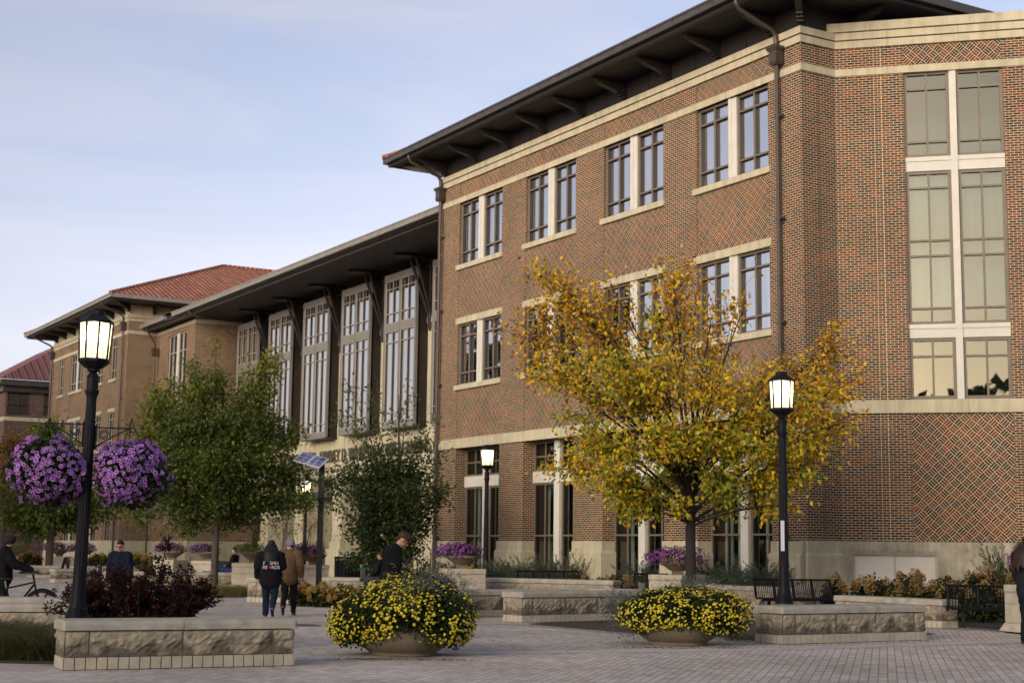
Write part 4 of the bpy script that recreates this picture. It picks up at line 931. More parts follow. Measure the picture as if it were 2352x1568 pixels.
# ------------------------------------------------------------------ pedestals with flower urns
def pedestal(label,x,y,rz,w=1.15,h=.95,z=0):
    t=thing('stone_pedestal',label,'pedestal',(x,y,z),rz,'stone pedestals carrying urns'); a=w/2
    MB().frust(-a-.10,a+.10,-a-.10,a+.10,0,.17,.09).box(-a,a,-a,a,.172,h-.40).build('base_block',BASEM,t,bevel=.01)
    MB().box(-a+.004,a-.004,-a+.004,a-.004,h-.398,h-.39).box(-a+.004,a-.004,-a+.004,a-.004,h-.165,h-.157).build('mortar_joint',MORT,t)
    MB().box(-a,a,-a,a,h-.388,h-.168).build('middle_block',BASEM,t,bevel=.01); MB().box(-a-.015,a+.015,-a-.015,a+.015,h-.155,h).build('cap_block',BASEM,t,bevel=.025)
    return t
PUR=[(.26,.06,.30),(.33,.09,.36),(.20,.035,.24)]
def urn(label,x,y,z,r=.5,seed=1,col='purple',spread=(.72,.6,.30),nb=420,lean=-.12,size=.032):
    t=thing('urn_planter',label,'flower urn',(x,y,z),seed*.3,'urns of flowers on stone pedestals')
    MB().lathe([(r*.42,0),(r*.42,.10),(r*.40,.12)],4,rot=PI/4).build('foot',CONC,t)
    MB().lathe([(r*.40,.11),(r*.55,.16),(r*.85,.27),(r*.92,.29),(r*.92,.305),(r,.31),(r,.38),(r*.9,.38),(r*.86,.33)],24).build('bowl',CONC,t)
    t.rotation_euler=(0,0,0); c=(lean,-.05,.47)
    P,N=shell_pts(1500,c,spread,.4,.98,seed,low=-.5,amp=.12,f=4); leaves('foliage',P,.06,pal(len(P),GREEN if col=='purple' else [(.16,.18,.03),(.10,.13,.02),(.22,.22,.04)]),LEAFM,t,nrm=N,droop=.15)
    if col=='purple':
        P,N=shell_pts(nb,c,spread,.9,1.08,seed,low=-.55,amp=.12,f=4); ok=(P[:,0]<c[0]+spread[0]*.75)|(RNG.uniform(size=len(P))<.4)
        trumpet('blossoms',P[ok],N[ok],size,(.36,.12,.40),(.25,.05,.30),(.10,.01,.12),t)
    return t
def ped_urn(px,py_top,Y,rz,what,h=.95,w=1.15,**k):
    p=AT(px,py_top,Y); z=p.z-h
    pedestal(f'stone pedestal {what}',p.x,Y,rz,w,h,max(z,-.2)); urn(f'flower urn {what}',p.x,Y,max(z,-.2)+h,**k)
ped_urn(1062,1305,45.0,R(14),'with purple petunias beside the main block corner downspout',seed=4,spread=(.72,.55,.30),nb=520)
ped_urn(1556,1319,43.2,R(47),'with purple petunias directly behind the yellow tree trunk',seed=6,spread=(.86,.6,.33),nb=620,lean=0)
ped_urn(719,1296,57,R(8),'with purple flowers behind the solar panel pole',seed=8,spread=(.75,.55,.34),lean=-.3)
ped_urn(583,1292,56,R(-20),'with yellow green plant behind the woman in the black hoodie',seed=9,col='green',spread=(.62,.5,.30))
ped_urn(478,1287,66,R(-25),'with purple petunias behind the round green tree trunk',seed=10,nb=260,spread=(.66,.5,.28),lean=-.2)
ped_urn(396,1285,66,R(-30),'with purple petunias above the right part of the burgundy shrub',seed=11,nb=260,spread=(.72,.5,.28),lean=-.1)
ped_urn(136,1277,85,R(0),'with purple petunias behind the sandwich board',seed=12,nb=240,spread=(.85,.6,.34),lean=-.2,size=.045)
ped_urn(193,1279,84,R(0),'with purple petunias half hidden by the left lamp post',seed=13,nb=240,spread=(.85,.6,.34),size=.045)
ped_urn(38,1278,92,R(0),'with faded green plant behind the cyclist at the far left',seed=14,col='green',spread=(1.1,.7,.4))
ped_urn(2400,1343,31.4,R(16),'at the right edge beside the bench and the person in dark clothes',seed=15,spread=(.60,.55,.42))
# ------------------------------------------------------------------ foliage plants
def hydrangea(label,px,Y,w,h,nh,seed,z=0,cone=1.25,hs=.085,low=.25,dep=.7,cols=((.30,.20,.075),(.36,.25,.09),(.23,.14,.05))):
    X=AT(px,1270,Y).x; t=thing('hydrangea',label,'shrub',(X,Y,z),0,'hydrangea shrubs with dried flower heads')
    rg=np.random.default_rng(seed)
    P,N=shell_pts(int(1500*w*h/.8),(0,0,h*.45),(w/2,dep/2,h*.47),.3,1.0,seed,low=-.95,amp=.15,f=4)
    leaves('foliage',P,.115,pal(len(P),[(.030,.045,.014),(.045,.06,.018),(.02,.032,.010),(.09,.075,.02)],[4,3,3,.7]),LEAFM,t,nrm=N,droop=.3,aspect=.62)
    Ps=[];C=[]
    for k in range(nh):
        a=rg.uniform(-1,1); el=rg.uniform(low,1)**.7; c=np.array((a*w/2*.98,-dep/2*math.sqrt(max(0,1-el*el*.9))*rg.uniform(.6,1),h*(.28+.72*el*(1-.30*a*a))))
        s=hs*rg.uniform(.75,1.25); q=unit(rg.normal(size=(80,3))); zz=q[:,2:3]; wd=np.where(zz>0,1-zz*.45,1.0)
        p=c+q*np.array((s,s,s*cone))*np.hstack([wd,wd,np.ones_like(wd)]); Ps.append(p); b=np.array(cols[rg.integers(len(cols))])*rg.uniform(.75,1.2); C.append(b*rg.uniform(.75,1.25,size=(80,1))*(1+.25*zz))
    P=np.vstack(Ps); leaves('flower_heads',P,.048,np.clip(np.vstack(C),0,1),PETAL,t,rnd=1,aspect=.95,fold=.3)['kind']='stuff'
    mb=MB()
    for k in range(12): mb.tube([(rg.uniform(-.1,.1),rg.uniform(-.1,.1),0),(rg.uniform(-w,w)*.4,rg.uniform(-.2,.2),h*.8)],.008,4)
    mb.build('stems',BARK,t); return t
hydrangea('hydrangea with brown cone heads at the right end of the long bench',1914,39.0,.62,1.02,8,21)
hydrangea('leftmost hydrangea under the pale vent of the angled wall',2003,37.6,1.15,1.10,17,22)
hydrangea('hydrangea with crowded tan heads below the middle of the pale vent',2088,37.2,1.05,1.17,20,23)
hydrangea('hydrangea with leafy low side right of the pale vent',2172,36.8,1.1,1.08,9,24)
hydrangea('tallest hydrangea with big dark cone heads behind the right edge bench',2256,36.4,1.15,1.32,13,25,hs=.10)
hydrangea('hydrangea behind the far end of the right edge bench near the pedestal',2330,36.0,.9,1.12,10,26)
hydrangea('low hydrangea row left of the short bench and under the ground floor windows',1338,47.5,1.1,.86,12,27,hs=.075)
hydrangea('low hydrangea with orange tinted heads between the benches and pale slab wall',1412,46.5,1.2,.90,14,28,hs=.075)
hydrangea('hydrangea with orange heads at the right end of the four section bench',1318,49,.7,.95,6,29)
hydrangea('tall hydrangea with rusty heads right of the man in the black pullover',968,35.5,.62,1.28,9,30)
hydrangea('hydrangea with pinkish tan heads above the right side of the larger mum bowl',1020,35.0,.62,1.05,7,31,cols=((.42,.25,.13),(.36,.20,.10)))
hydrangea('hydrangea peeking out between the petunia pedestal and the middle lamp',1090,49.5,.6,1.22,6,32,cols=((.40,.29,.08),))
hydrangea('low hydrangea hedge plant beside the walking couple',697,41.6,.80,.66,16,33,hs=.065,low=.0,cone=.95,cols=((.34,.20,.06),(.38,.27,.08)))
hydrangea('low hydrangea hedge plant in the middle of the row right of the couple',745,41.2,.75,.62,15,34,hs=.065,low=.0,cone=.95,cols=((.34,.20,.06),(.38,.27,.08)))
hydrangea('low hydrangea hedge plant touching the larger mum bowl',792,40.8,.80,.64,15,35,hs=.065,low=.0,cone=.95,cols=((.34,.20,.06),(.36,.30,.09)))
for k,(px,Y) in enumerate(((68,86),(228,82),(262,81),(315,78),(345,77))):
    hydrangea(['far yellowish hydrangea behind the cyclist shoulder','far yellowish hydrangea just right of the left lamp post','far yellowish hydrangea left of the man in the navy jacket','far bright yellow hydrangea right of the man in the navy jacket','small far hydrangea beside the dark downspout'][k],px,Y,1.5 if k<4 else .9,1.2,16,40+k,hs=.13,low=.0,cone=.9,cols=((.40,.29,.06),(.34,.22,.05)))
def juniper(label,px,Y,w,h,z,seed,dep=1.2,tall=False,n=1.0):
    X=AT(px,1270,Y).x; t=thing('juniper',label,'shrub',(X,Y,z),0,'spreading junipers at the wall foot')
    rg=np.random.default_rng(seed); Q=[];A=[];mb=MB()
    for k in range(int((46 if not tall else 26)*n*w)):
        o=np.array((rg.uniform(-w/2,w/2)*.8,rg.uniform(-dep/2,dep/2)*.6,0)); a=rg.uniform(0,2*PI); el=rg.uniform(.15,1.0) if not tall else rg.uniform(.9,1.45)
        d=np.array((math.cos(a)*math.cos(el),math.sin(a)*math.cos(el),math.sin(el))); Lh=h*rg.uniform(.65,1.25)
        mb.tube([tuple(o),tuple(o+d*Lh*.9)],.006,3)
        m=60; u=rg.uniform(.1,1,size=(m,1)); Q.append(o+d*Lh*u+rg.normal(size=(m,3))*.045*(1.25-u)); A.append(np.repeat(d[None]*1.5,m,0)+np.array((0,0,.1)))
    Q=np.vstack(Q);A=np.vstack(A); ok=Q[:,2]>-.02
    leaves('foliage',Q[ok],.10,pal(ok.sum(),[(.10,.14,.085),(.07,.10,.06),(.13,.17,.11)] if not tall else [(.035,.06,.025),(.05,.075,.03),(.07,.09,.04)]),LEAFM,t,axis=A[ok],droop=0,aspect=.20,rnd=.55)
    mb.build('stems',BARK,t); return t
juniper('low juniper spreading right of the middle lamp post',1160,50,1.8,.80,.62,51); juniper('low juniper behind the four section bench',1235,49.5,1.9,.85,.58,52); juniper('feathery juniper rising above the right end of the four section bench',1305,49.5,1.5,1.05,.55,53)
juniper('juniper left of the petunia urn behind the yellow tree',1478,46.5,.9,.70,.66,54); juniper('juniper right of the yellow tree trunk on the low wall',1665,43.5,1.6,.85,.62,55); juniper('grey green juniper behind the long bench at the right',1740,41.0,1.6,.90,.60,56)
juniper('juniper behind the petunia pedestal near the corner downspout',1030,50,1.2,.6,.6,57)
juniper('tall dark upright juniper at the right edge against the angled wall',2325,38.3,.9,1.35,.45,58,tall=True,n=2.2); juniper('bluish low juniper behind the right edge bench',2210,38.5,2.2,.75,.25,59)
def tuft(name,label,px,py,Y,w,d,n,L_,cols,seed,cat='grass',z=0,up=1.6,asp=.045):
    X=AT(px,py,Y).x; t=thing(name,label,cat,(X,Y,z)); rg=np.random.default_rng(seed)
    P=np.stack([rg.uniform(-w/2,w/2,n),rg.uniform(-d/2,d/2,n),np.zeros(n)],1); A=rg.normal(size=(n,3))*.55; A[:,2]=up; A=unit(A)
    V=np.empty((n,8,3)); s=L_*rg.uniform(.5,1.15,size=(n,1)); side=unit(np.cross(A,rg.normal(size=(n,3)))); h=unit(A*np.array((1,1,0))+1e-6); wd=s*asp
    for j,u in enumerate((0,.4,.75,1.0)):
        q=P+A*s*u+h*s*(u**2)*.45-np.array((0,0,1))*s*(u**2.5)*.35; k=wd*(1-u*.92); V[:,2*j]=q-side*k; V[:,2*j+1]=q+side*k
    f=np.array([(0,1,3,2),(2,3,5,4),(4,5,7,6)]); F=(np.arange(n)[:,None,None]*8+f[None]).reshape(-1,4)
    np_mesh('blades',V.reshape(-1,3),F,LEAFM,t,np.repeat(pal(n,cols),8,axis=0)); return t
GR=[(.06,.075,.025),(.09,.10,.035),(.04,.055,.018),(.16,.14,.06)]
for k,(px,Y,lab) in enumerate(((40,21.6,'ornamental grass tuft at the bottom left edge'),(88,21.2,'ornamental grass tuft touching the left end of the near seat wall'),(10,23.2,'ornamental grass tuft behind the others at the left edge'))):
    tuft('ornamental_grass',lab,px,1480,Y,.95,.8,2300,.68,GR,61+k,asp=.008)
YG=[(.19,.17,.05),(.13,.13,.035),(.24,.20,.075),(.09,.10,.03)]
for k,(px,Y,lab) in enumerate(((470,51,'yellow green grass left of the round green tree trunk'),(525,50,'yellow green grass right of the round green tree trunk'),(558,50.5,'tawny grass beside the woman in the black hoodie'))): tuft('bed_grass',lab,px,1350,Y,1.1,1.6,900,.55,YG,71+k,asp=.014)
DG=[(.03,.055,.015),(.045,.075,.02),(.06,.09,.025)]
for k,(px,Y,lab) in enumerate(((770,44.5,'dark strap leaved grass behind the low hydrangea hedge'),(850,43.5,'dark strap leaved grass in front of the person seated with crossed legs'),(1078,39.8,'strap leaved grass above the seat wall behind the larger mum bowl'),(1185,40.5,'sparse strap leaved grass left of the four section bench'),(1712,27.8,'small green weed tuft at the left end of the right seat wall'))):
    tuft('strap_grass',lab,px,1340,Y,1.5 if k<2 else .8,.7,420 if k<2 else (150 if k<4 else 260),.62 if k<4 else .22,DG if k<4 else YG,81+k,asp=.02)
# burgundy shrub
def twiggy(name,label,cat,loc,stems,leafn,ls,cols,seed,bark=BARKD,weights=None,asp=.5,droop=.2,group=None):
    """stems: list of (base offset, tip offset); leaves follow side twigs"""
    t=thing(name,label,cat,loc,0,group); rg=np.random.default_rng(seed); mb=MB(); Q=[];A=[]
    for a,b,sp,nt in stems:
        a=np.array(a,float);b=np.array(b,float); mid=(a+b)/2+rg.normal(size=3)*.08*np.linalg.norm(b-a); pts=[(1-u)**2*a+2*u*(1-u)*mid+u*u*b for u in np.linspace(0,1,6)]
        mb.tube([tuple(p) for p in pts],[.014*(1-.75*u)+.002 for u in np.linspace(0,1,6)],5)
        for k in range(nt):
            u=rg.uniform(.15,1); p=(1-u)**2*a+2*u*(1-u)*mid+u*u*b; d=rg.normal(size=3); d[2]=abs(d[2])*.8+.15; d=d/np.linalg.norm(d)*sp*rg.uniform(.5,1.2)
            mb.tube([tuple(p),tuple(p+d)],[.005,.002],3); m=leafn; w=rg.uniform(.2,1.05,size=(m,1)); Q.append(p+d*w+rg.normal(size=(m,3))*.018); A.append(np.repeat(d[None]/np.linalg.norm(d)*.9,m,0))
    mb.build('branches',bark,t); Q=np.vstack(Q);A=np.vstack(A)
    leaves('foliage',Q,ls,pal(len(Q),cols,weights),LEAFM,t,axis=A,droop=droop,aspect=asp,rnd=.8); return t
rg=np.random.default_rng(5); st=[]
for k in range(58):
    a=rg.uniform(-1,1); st.append(((a*.55,rg.uniform(-.3,.3),0),(a*1.05+rg.normal()*.12,rg.uniform(-.6,.6),rg.uniform(.40,.84)*(1-.20*a*a)+.10),.22,18))
st+=[((.25,0,.5),(.42,0,1.42),.16,10),((-.5,0,.3),(-1.25,-.2,.50),.2,14),((.5,0,.3),(1.2,-.2,.40),.2,14),((.7,0,.4),(.75,0,1.12),.14,9),((-.7,0,.2),(-1.35,-.3,.30),.2,12)]
p=AT(320,1400,23.3)
twiggy('burgundy_shrub','dark burgundy leaved shrub behind the left seat wall and lamp base','shrub',(p.x,23.3,.28),st,15,.062,[(.050,.017,.014),(.034,.012,.012),(.075,.022,.014),(.024,.013,.011)],5)
# ------------------------------------------------------------------ trees
def lobe_tree(name,label,base,Y0,forks,lobes,ls,cols,wts,seed,trunk_r,group=None,bark=BARKD,dens=24,asp=.55,droop=.45,tipcol=None,lift=.0,oval=False):
    """lobes: (px,py,rx px,ry px,depth offset m,leaf count,colour bias)"""
    rg=np.random.default_rng(seed); t=thing(name,label,'tree',(base[0],base[1],base[2]),0,group); B=np.array(base)
    fz=forks[0]; wood=MB(); tw=MB()
    lean=np.array((rg.normal()*.06,rg.normal()*.06,0)); F0=np.array((0,0,fz))+lean
    wood.tube([(0,0,-.05),(0,0,.08),tuple(F0*.35),tuple(F0*.7),tuple(F0)],[trunk_r*1.45,trunk_r*1.12,trunk_r,trunk_r*.95,trunk_r*.92],12)
    top=np.array((lean[0]*2,lean[1]*2,forks[1])); wood.tube([tuple(F0),tuple((F0+top)/2+rg.normal(size=3)*.12),tuple(top)],[trunk_r*.85,trunk_r*.5,trunk_r*.16],8)
    Q=[];A=[];C=[]; pxm=Y0/F_
    for (px,py,rx,ry,dY,n,cb) in lobes:
        c=np.array(AT(px,py,Y0+dY))-B; R3=np.array((rx*pxm,(rx+ry)*.5*pxm*1.05,ry*pxm)); dist=np.linalg.norm(c-F0)
        zs=min(max(fz+(c[2]-fz)*.25-rg.uniform(0,.25)*dist*.3,fz*.98),forks[1]*.92); u=(zs-fz)/max(forks[1]-fz,.01); s=F0+(top-F0)*max(0,u)
        mid=s+(c-s)*.5+np.array((rg.normal()*.12,rg.normal()*.12,dist*.10)); r0=trunk_r*(.16+.10*min(1,dist/4))*(1.35 if dist>2 else 1)
        lim=[(1-v)**2*s+2*v*(1-v)*mid+v*v*c for v in np.linspace(0,1,8)]; wood.tube([tuple(q) for q in lim],[r0*(1-.80*v) for v in np.linspace(0,1,8)],6)
        nt=max(3,int(n/dens))
        for k in range(nt):
            v=rg.uniform(.35,1); p=(1-v)**2*s+2*v*(1-v)*mid+v*v*c; d=unit(rg.normal(size=(1,3)))[0]; e=c+d*R3*rg.uniform(.25,1.05)**.6; e[2]+=lift*R3[2]
            m2=(p+e)/2+rg.normal(size=3)*.10*np.linalg.norm(e-p)+np.array((0,0,.06*np.linalg.norm(e-p)))
            q=[(1-w)**2*p+2*w*(1-w)*m2+w*w*e for w in np.linspace(0,1,5)]; tw.tube([tuple(x) for x in q],[trunk_r*.06,trunk_r*.05,trunk_r*.04,trunk_r*.03,trunk_r*.015],4)
            w=rg.uniform(.30,1.05,size=(dens,1)); pos=(1-w)**2*p+2*w*(1-w)*m2+w*w*e+rg.normal(size=(dens,3))*ls*1.05; Q.append(pos); A.append(np.repeat(unit((e-p)[None])*.5,dens,0))
            k_=rg.choice(len(cols),size=dens,p=np.array(wts[cb])/np.sum(wts[cb])); cc=np.array(cols)[k_]*rg.uniform(.78,1.2,size=(dens,1))*rg.uniform(.85,1.12)
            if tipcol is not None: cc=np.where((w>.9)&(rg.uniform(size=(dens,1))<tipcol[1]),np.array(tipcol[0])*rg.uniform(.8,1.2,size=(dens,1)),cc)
            C.append(cc)
    wood.build('trunk',bark,t); tw.build('branches',bark,t); Q=np.vstack(Q);A=np.vstack(A)
    leaves('crown',Q,ls*RNG.uniform(.65,1.15,size=len(Q)),np.clip(np.vstack(C),0,1),LEAFM,t,axis=A,droop=droop,aspect=asp,rnd=.75,oval=oval); return t
YEL=[(.78,.52,.03),(.66,.38,.024),(.42,.18,.03),(.52,.46,.035),(.22,.27,.03),(.28,.115,.03)]
YW={'top':[4,3.6,2,1.8,.4,1.0],'mid':[4,2.4,1.0,3.5,1.2,.3],'low':[2.6,1.2,.5,4.5,3.2,.2],'brown':[2,3,3,.6,.2,2],'green':[.8,.4,.3,3.2,5,.1]}
YL=[(1262,622,55,36,-.6,300,'top'),(1300,690,95,70,-.5,820,'top'),(1400,650,45,50,.4,150,'top'),(1240,720,70,40,.6,240,'brown'),(1375,760,90,75,.6,640,'top'),(1545,625,70,48,0,420,'top'),(1530,720,95,70,.3,640,'mid'),(1640,700,70,90,.2,190,'brown'),(1715,690,75,85,.0,90,'brown'),(1640,790,80,60,.8,300,'top'),
 (1210,765,60,50,-.8,260,'brown'),(1215,840,50,40,-.2,240,'brown'),(1280,850,85,55,-1.0,650,'mid'),(1400,850,110,80,-1.4,900,'low'),(1510,840,110,75,-1.6,850,'mid'),(1470,900,100,60,.8,500,'green'),(1640,880,110,70,-1.2,760,'mid'),(1760,860,70,50,.4,200,'top'),(1740,920,100,60,-.6,620,'mid'),(1860,850,80,65,.6,560,'top'),(1930,790,55,55,.9,330,'brown'),(1950,880,55,60,.3,380,'top'),(1880,930,80,60,-.5,560,'mid'),(1940,960,55,55,.4,300,'top'),
 (1330,950,70,45,-.4,330,'green'),(1360,1010,80,45,-1.0,520,'low'),(1290,1070,75,32,-.6,330,'mid'),(1400,1085,90,50,-1.5,680,'low'),(1500,1010,110,60,-1.8,850,'low'),(1610,990,110,65,-1.2,820,'low'),(1720,1010,100,60,-1.2,780,'low'),(1830,1010,90,60,-.6,620,'low'),(1900,1020,60,50,.4,320,'mid'),(1470,1140,90,50,-.6,560,'green'),(1440,1165,60,40,-1.2,260,'low'),(1660,1110,90,50,-1.0,520,'green'),(1770,1080,90,60,-.4,600,'low'),(1840,1095,60,55,.2,340,'green'),(1790,1160,70,32,-.2,260,'low'),(1560,1090,80,50,.8,420,'green'),(1690,1170,70,28,.3,180,'green'),(1560,1160,50,30,-.8,130,'low')]
tb=AT(1587,1330,35.3)
lobe_tree('autumn_tree','broad tree with yellow and orange autumn leaves in front of the main brick block',(tb.x,35.3,0),35.3,(2.15,5.6),[q[:5]+(int(q[5]*1.12),)+q[6:] for q in YL],.122,YEL,YW,11,.125,bark=BARKD,dens=20,asp=.60,droop=.7,oval=True)
GRN=[(.085,.13,.022),(.125,.17,.03),(.05,.08,.017),(.19,.21,.03),(.30,.26,.033)]
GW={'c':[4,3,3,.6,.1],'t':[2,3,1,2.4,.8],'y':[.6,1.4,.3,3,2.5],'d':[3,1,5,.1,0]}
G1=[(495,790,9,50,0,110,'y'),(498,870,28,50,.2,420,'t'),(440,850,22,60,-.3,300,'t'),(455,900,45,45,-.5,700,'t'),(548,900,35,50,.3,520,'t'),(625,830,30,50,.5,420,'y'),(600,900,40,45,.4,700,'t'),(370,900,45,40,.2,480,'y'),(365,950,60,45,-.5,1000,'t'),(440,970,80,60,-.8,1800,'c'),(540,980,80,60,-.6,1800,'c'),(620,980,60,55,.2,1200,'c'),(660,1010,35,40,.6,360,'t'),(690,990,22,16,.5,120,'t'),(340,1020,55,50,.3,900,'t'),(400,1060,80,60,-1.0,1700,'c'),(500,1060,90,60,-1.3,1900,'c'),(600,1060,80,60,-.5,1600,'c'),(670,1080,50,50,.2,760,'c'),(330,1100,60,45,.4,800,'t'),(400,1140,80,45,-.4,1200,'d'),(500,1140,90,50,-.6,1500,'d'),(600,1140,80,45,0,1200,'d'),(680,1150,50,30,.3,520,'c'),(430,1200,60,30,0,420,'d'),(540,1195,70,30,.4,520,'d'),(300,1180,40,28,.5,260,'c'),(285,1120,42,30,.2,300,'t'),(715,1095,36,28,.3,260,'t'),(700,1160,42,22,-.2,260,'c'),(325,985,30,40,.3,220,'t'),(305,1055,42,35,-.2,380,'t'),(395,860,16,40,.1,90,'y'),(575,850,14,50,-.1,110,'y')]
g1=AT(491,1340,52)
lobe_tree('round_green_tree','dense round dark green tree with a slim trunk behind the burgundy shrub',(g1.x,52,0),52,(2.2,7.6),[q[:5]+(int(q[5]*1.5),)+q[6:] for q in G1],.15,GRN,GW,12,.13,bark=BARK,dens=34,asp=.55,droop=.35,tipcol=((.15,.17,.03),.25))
G2=[(800,880,14,60,-.3,90,'t'),(860,930,18,60,.2,140,'t'),(945,900,10,40,.4,50,'t'),(1000,960,30,22,.4,80,'t'),(960,1000,40,40,.3,120,'c'),(840,990,40,55,-.3,170,'t'),(900,990,40,50,-.6,160,'c'),(780,960,28,22,.1,70,'t'),(750,1100,40,22,.2,160,'c'),(800,1080,50,40,-.2,360,'c'),(880,1070,70,50,-.6,1000,'d'),(950,1070,50,45,.2,480,'c'),(1010,1050,35,40,.6,160,'c'),(850,1140,70,50,-.7,1100,'d'),(920,1140,70,50,-.8,1100,'d'),(990,1130,40,40,.1,300,'c'),(1020,1130,30,40,.3,110,'c'),(840,1210,60,45,-.2,800,'d'),(920,1210,65,45,-.4,900,'d'),(975,1200,35,35,.3,200,'c'),(870,1270,60,35,0,600,'d'),(930,1270,50,35,-.2,460,'d'),(760,1150,30,30,.3,90,'c'),(820,1285,30,20,.3,160,'d')]
g2=AT(893,1320,50)
lobe_tree('slender_green_tree','dark green tree with long upright shoots in front of the carved frieze',(g2.x,50,0),50,(.7,6.6),[q[:5]+(int(q[5]*(1.9 if q[1]>1060 else 1.2)),)+q[6:] for q in G2],.14,[(.055,.088,.024),(.085,.125,.03),(.034,.056,.017),(.13,.16,.04),(.24,.2,.035)],{'c':[4,3,3,.6,.1],'t':[2,4,1,2,.2],'d':[3,1,6,.1,.05]},13,.10,bark=BARK,dens=20,asp=.55,droop=.3)
G3=[(105,985,45,30,0,420,'t'),(60,1100,70,60,-1,1100,'c'),(140,1080,80,60,-.5,1200,'c'),(40,1170,60,45,-.5,800,'c'),(110,1170,80,45,-1,1100,'c'),(190,1150,60,45,.3,700,'t'),(230,1170,50,35,.5,420,'t'),(90,1220,70,25,.2,420,'d'),(175,1200,50,28,0,380,'d'),(20,1200,40,30,0,260,'y'),(135,1020,50,35,.3,420,'t'),(260,1160,40,28,.6,240,'t')]
g3=AT(112,1295,77)
lobe_tree('park_tree','green tree with turning leaves behind the hanging baskets at the far left',(g3.x,77,0),77,(2.6,7.5),[q[:5]+(int(q[5]*1.6),)+q[6:] for q in G3],.22,GRN,{'c':[3,3,2,1.6,.5],'t':[2,3,1,2.4,.8],'y':[.6,1.4,.3,3,2.5],'d':[3,1,5,.3,0]},14,.2,bark=BARK,dens=22,asp=.6)
G4=[(10,1010,34,30,0,300,'o'),(45,1030,34,40,.5,380,'o'),(15,1060,45,40,-.5,420,'o'),(60,1060,30,25,0,240,'o'),(5,1120,40,40,0,300,'y')]
lobe_tree('orange_tree','orange brown autumn tree at the left edge below the neighbouring building',(AT(8,1290,84).x,84,0),84,(2.4,6.5),G4,.22,[(.28,.13,.02),(.20,.10,.02),(.12,.10,.02),(.34,.20,.02)],{'o':[3,2,1,2],'y':[1,1,2,3]},15,.18,bark=BARK,dens=20)
SP=[(.26,.20,.03),(.18,.16,.03),(.32,.22,.03)]
for k,(px,Y,lob,lab) in enumerate(((640,58,[(620,1205,30,30,0,120,'a'),(650,1190,30,34,.2,120,'a'),(600,1225,22,22,.2,60,'a'),(672,1215,24,26,-.2,80,'a')],'sparse multi stemmed small tree with few yellow leaves behind the man in the beanie'),(712,60,[(715,1190,30,36,0,120,'a'),(740,1205,28,34,.3,110,'a'),(690,1200,24,32,-.2,90,'a'),(760,1225,18,22,.1,40,'a')],'sparse yellow leaved small tree behind the solar panel pole'),(392,70,[(375,1215,30,22,0,130,'a'),(405,1215,30,24,.3,130,'a'),(430,1230,24,20,0,70,'a'),(350,1222,24,18,0,70,'a')],'sparse yellow leaved small tree above the petunia urn in front of the left stair block'))):
    p=AT(px,1290,Y); lobe_tree('sparse_tree',lab,(p.x,Y,.3),Y,(.5,2.2),lob,.10,SP,{'a':[2,2,2]},90+k,.05,bark=BARK,dens=8,group='sparse yellow leaved little trees',asp=.5)
# far wood behind the camera and beyond the frame, seen only in the window glass
rg=np.random.default_rng(77); P=[]
for ang in np.arange(95,292,2.2):
    a=R(ang); d=rg.uniform(58,70); hh=rg.uniform(9,14.5)
    if 165<ang<212: d=rg.uniform(44,52); hh=rg.uniform(11.5,16.5)
    if 280<ang: d=62
    c=np.array((math.sin(a)*d,math.cos(a)*d+8,hh*.5)); m=1100; q=unit(rg.normal(size=(m,3)))*rg.uniform(.5,1,size=(m,1)); P.append(c+q*np.array((4.6,4.6,hh*.52)))
for x,y,hh in ((-44,70,19),(-52,79,21),(-60,90,20),(-38,62,14),(-66,98,18)):
    q=unit(rg.normal(size=(1300,3)))*rg.uniform(.5,1,size=(1300,1)); P.append(np.array((x,y,hh*.5))+q*np.array((5,5,hh*.52)))
P=np.vstack(P); tag(leaves('far_wood',P,1.15,pal(len(P),[(.025,.035,.012),(.04,.05,.015),(.07,.06,.015)]),LEAFM,None,aspect=.8),kind='stuff')
# ------------------------------------------------------------------ people (local frame: facing +Y, right hand at +X, ground z=0, about 1.75 m)
def remeshed(name,mb,vox,m,parent,smooth_it=3,tex=None):
    me=bpy.data.meshes.new('tmp'); me.from_pydata(mb.v,[],mb.f); me.update(); o=bpy.data.objects.new('tmp',me); COL.objects.link(o)
    md=o.modifiers.new('r','REMESH'); md.mode='VOXEL'; md.voxel_size=vox; md.use_smooth_shade=True
    sm=o.modifiers.new('s','SMOOTH'); sm.iterations=smooth_it; sm.factor=.5
    if tex is not None:
        dp=o.modifiers.new('d','DISPLACE'); dp.texture=tex; dp.strength=.035; dp.mid_level=.5; dp.texture_coords='LOCAL'
    bpy.context.view_layer.update()
    m2=bpy.data.meshes.new_from_object(o.evaluated_get(bpy.context.evaluated_depsgraph_get())); m2.name=name
    bpy.data.objects.remove(o); bpy.data.meshes.remove(me)
    m2.materials.clear(); m2.materials.append(m); m2.polygons.foreach_set('use_smooth',[True]*len(m2.polygons))
    q=bpy.data.objects.new(name,m2); COL.objects.link(q); q.parent=parent; return q
FOLD=bpy.data.textures.new('cloth_folds','CLOUDS'); FOLD.noise_scale=.11; FOLD.noise_depth=1
SKIN=mat('skin',(.42,.235,.155),.55,spec=.35); EYED=mat('eye_dark',(.015,.012,.010),.3); LIP=mat('lips',(.30,.12,.09),.5)
def V3(*a): return Vector(a)
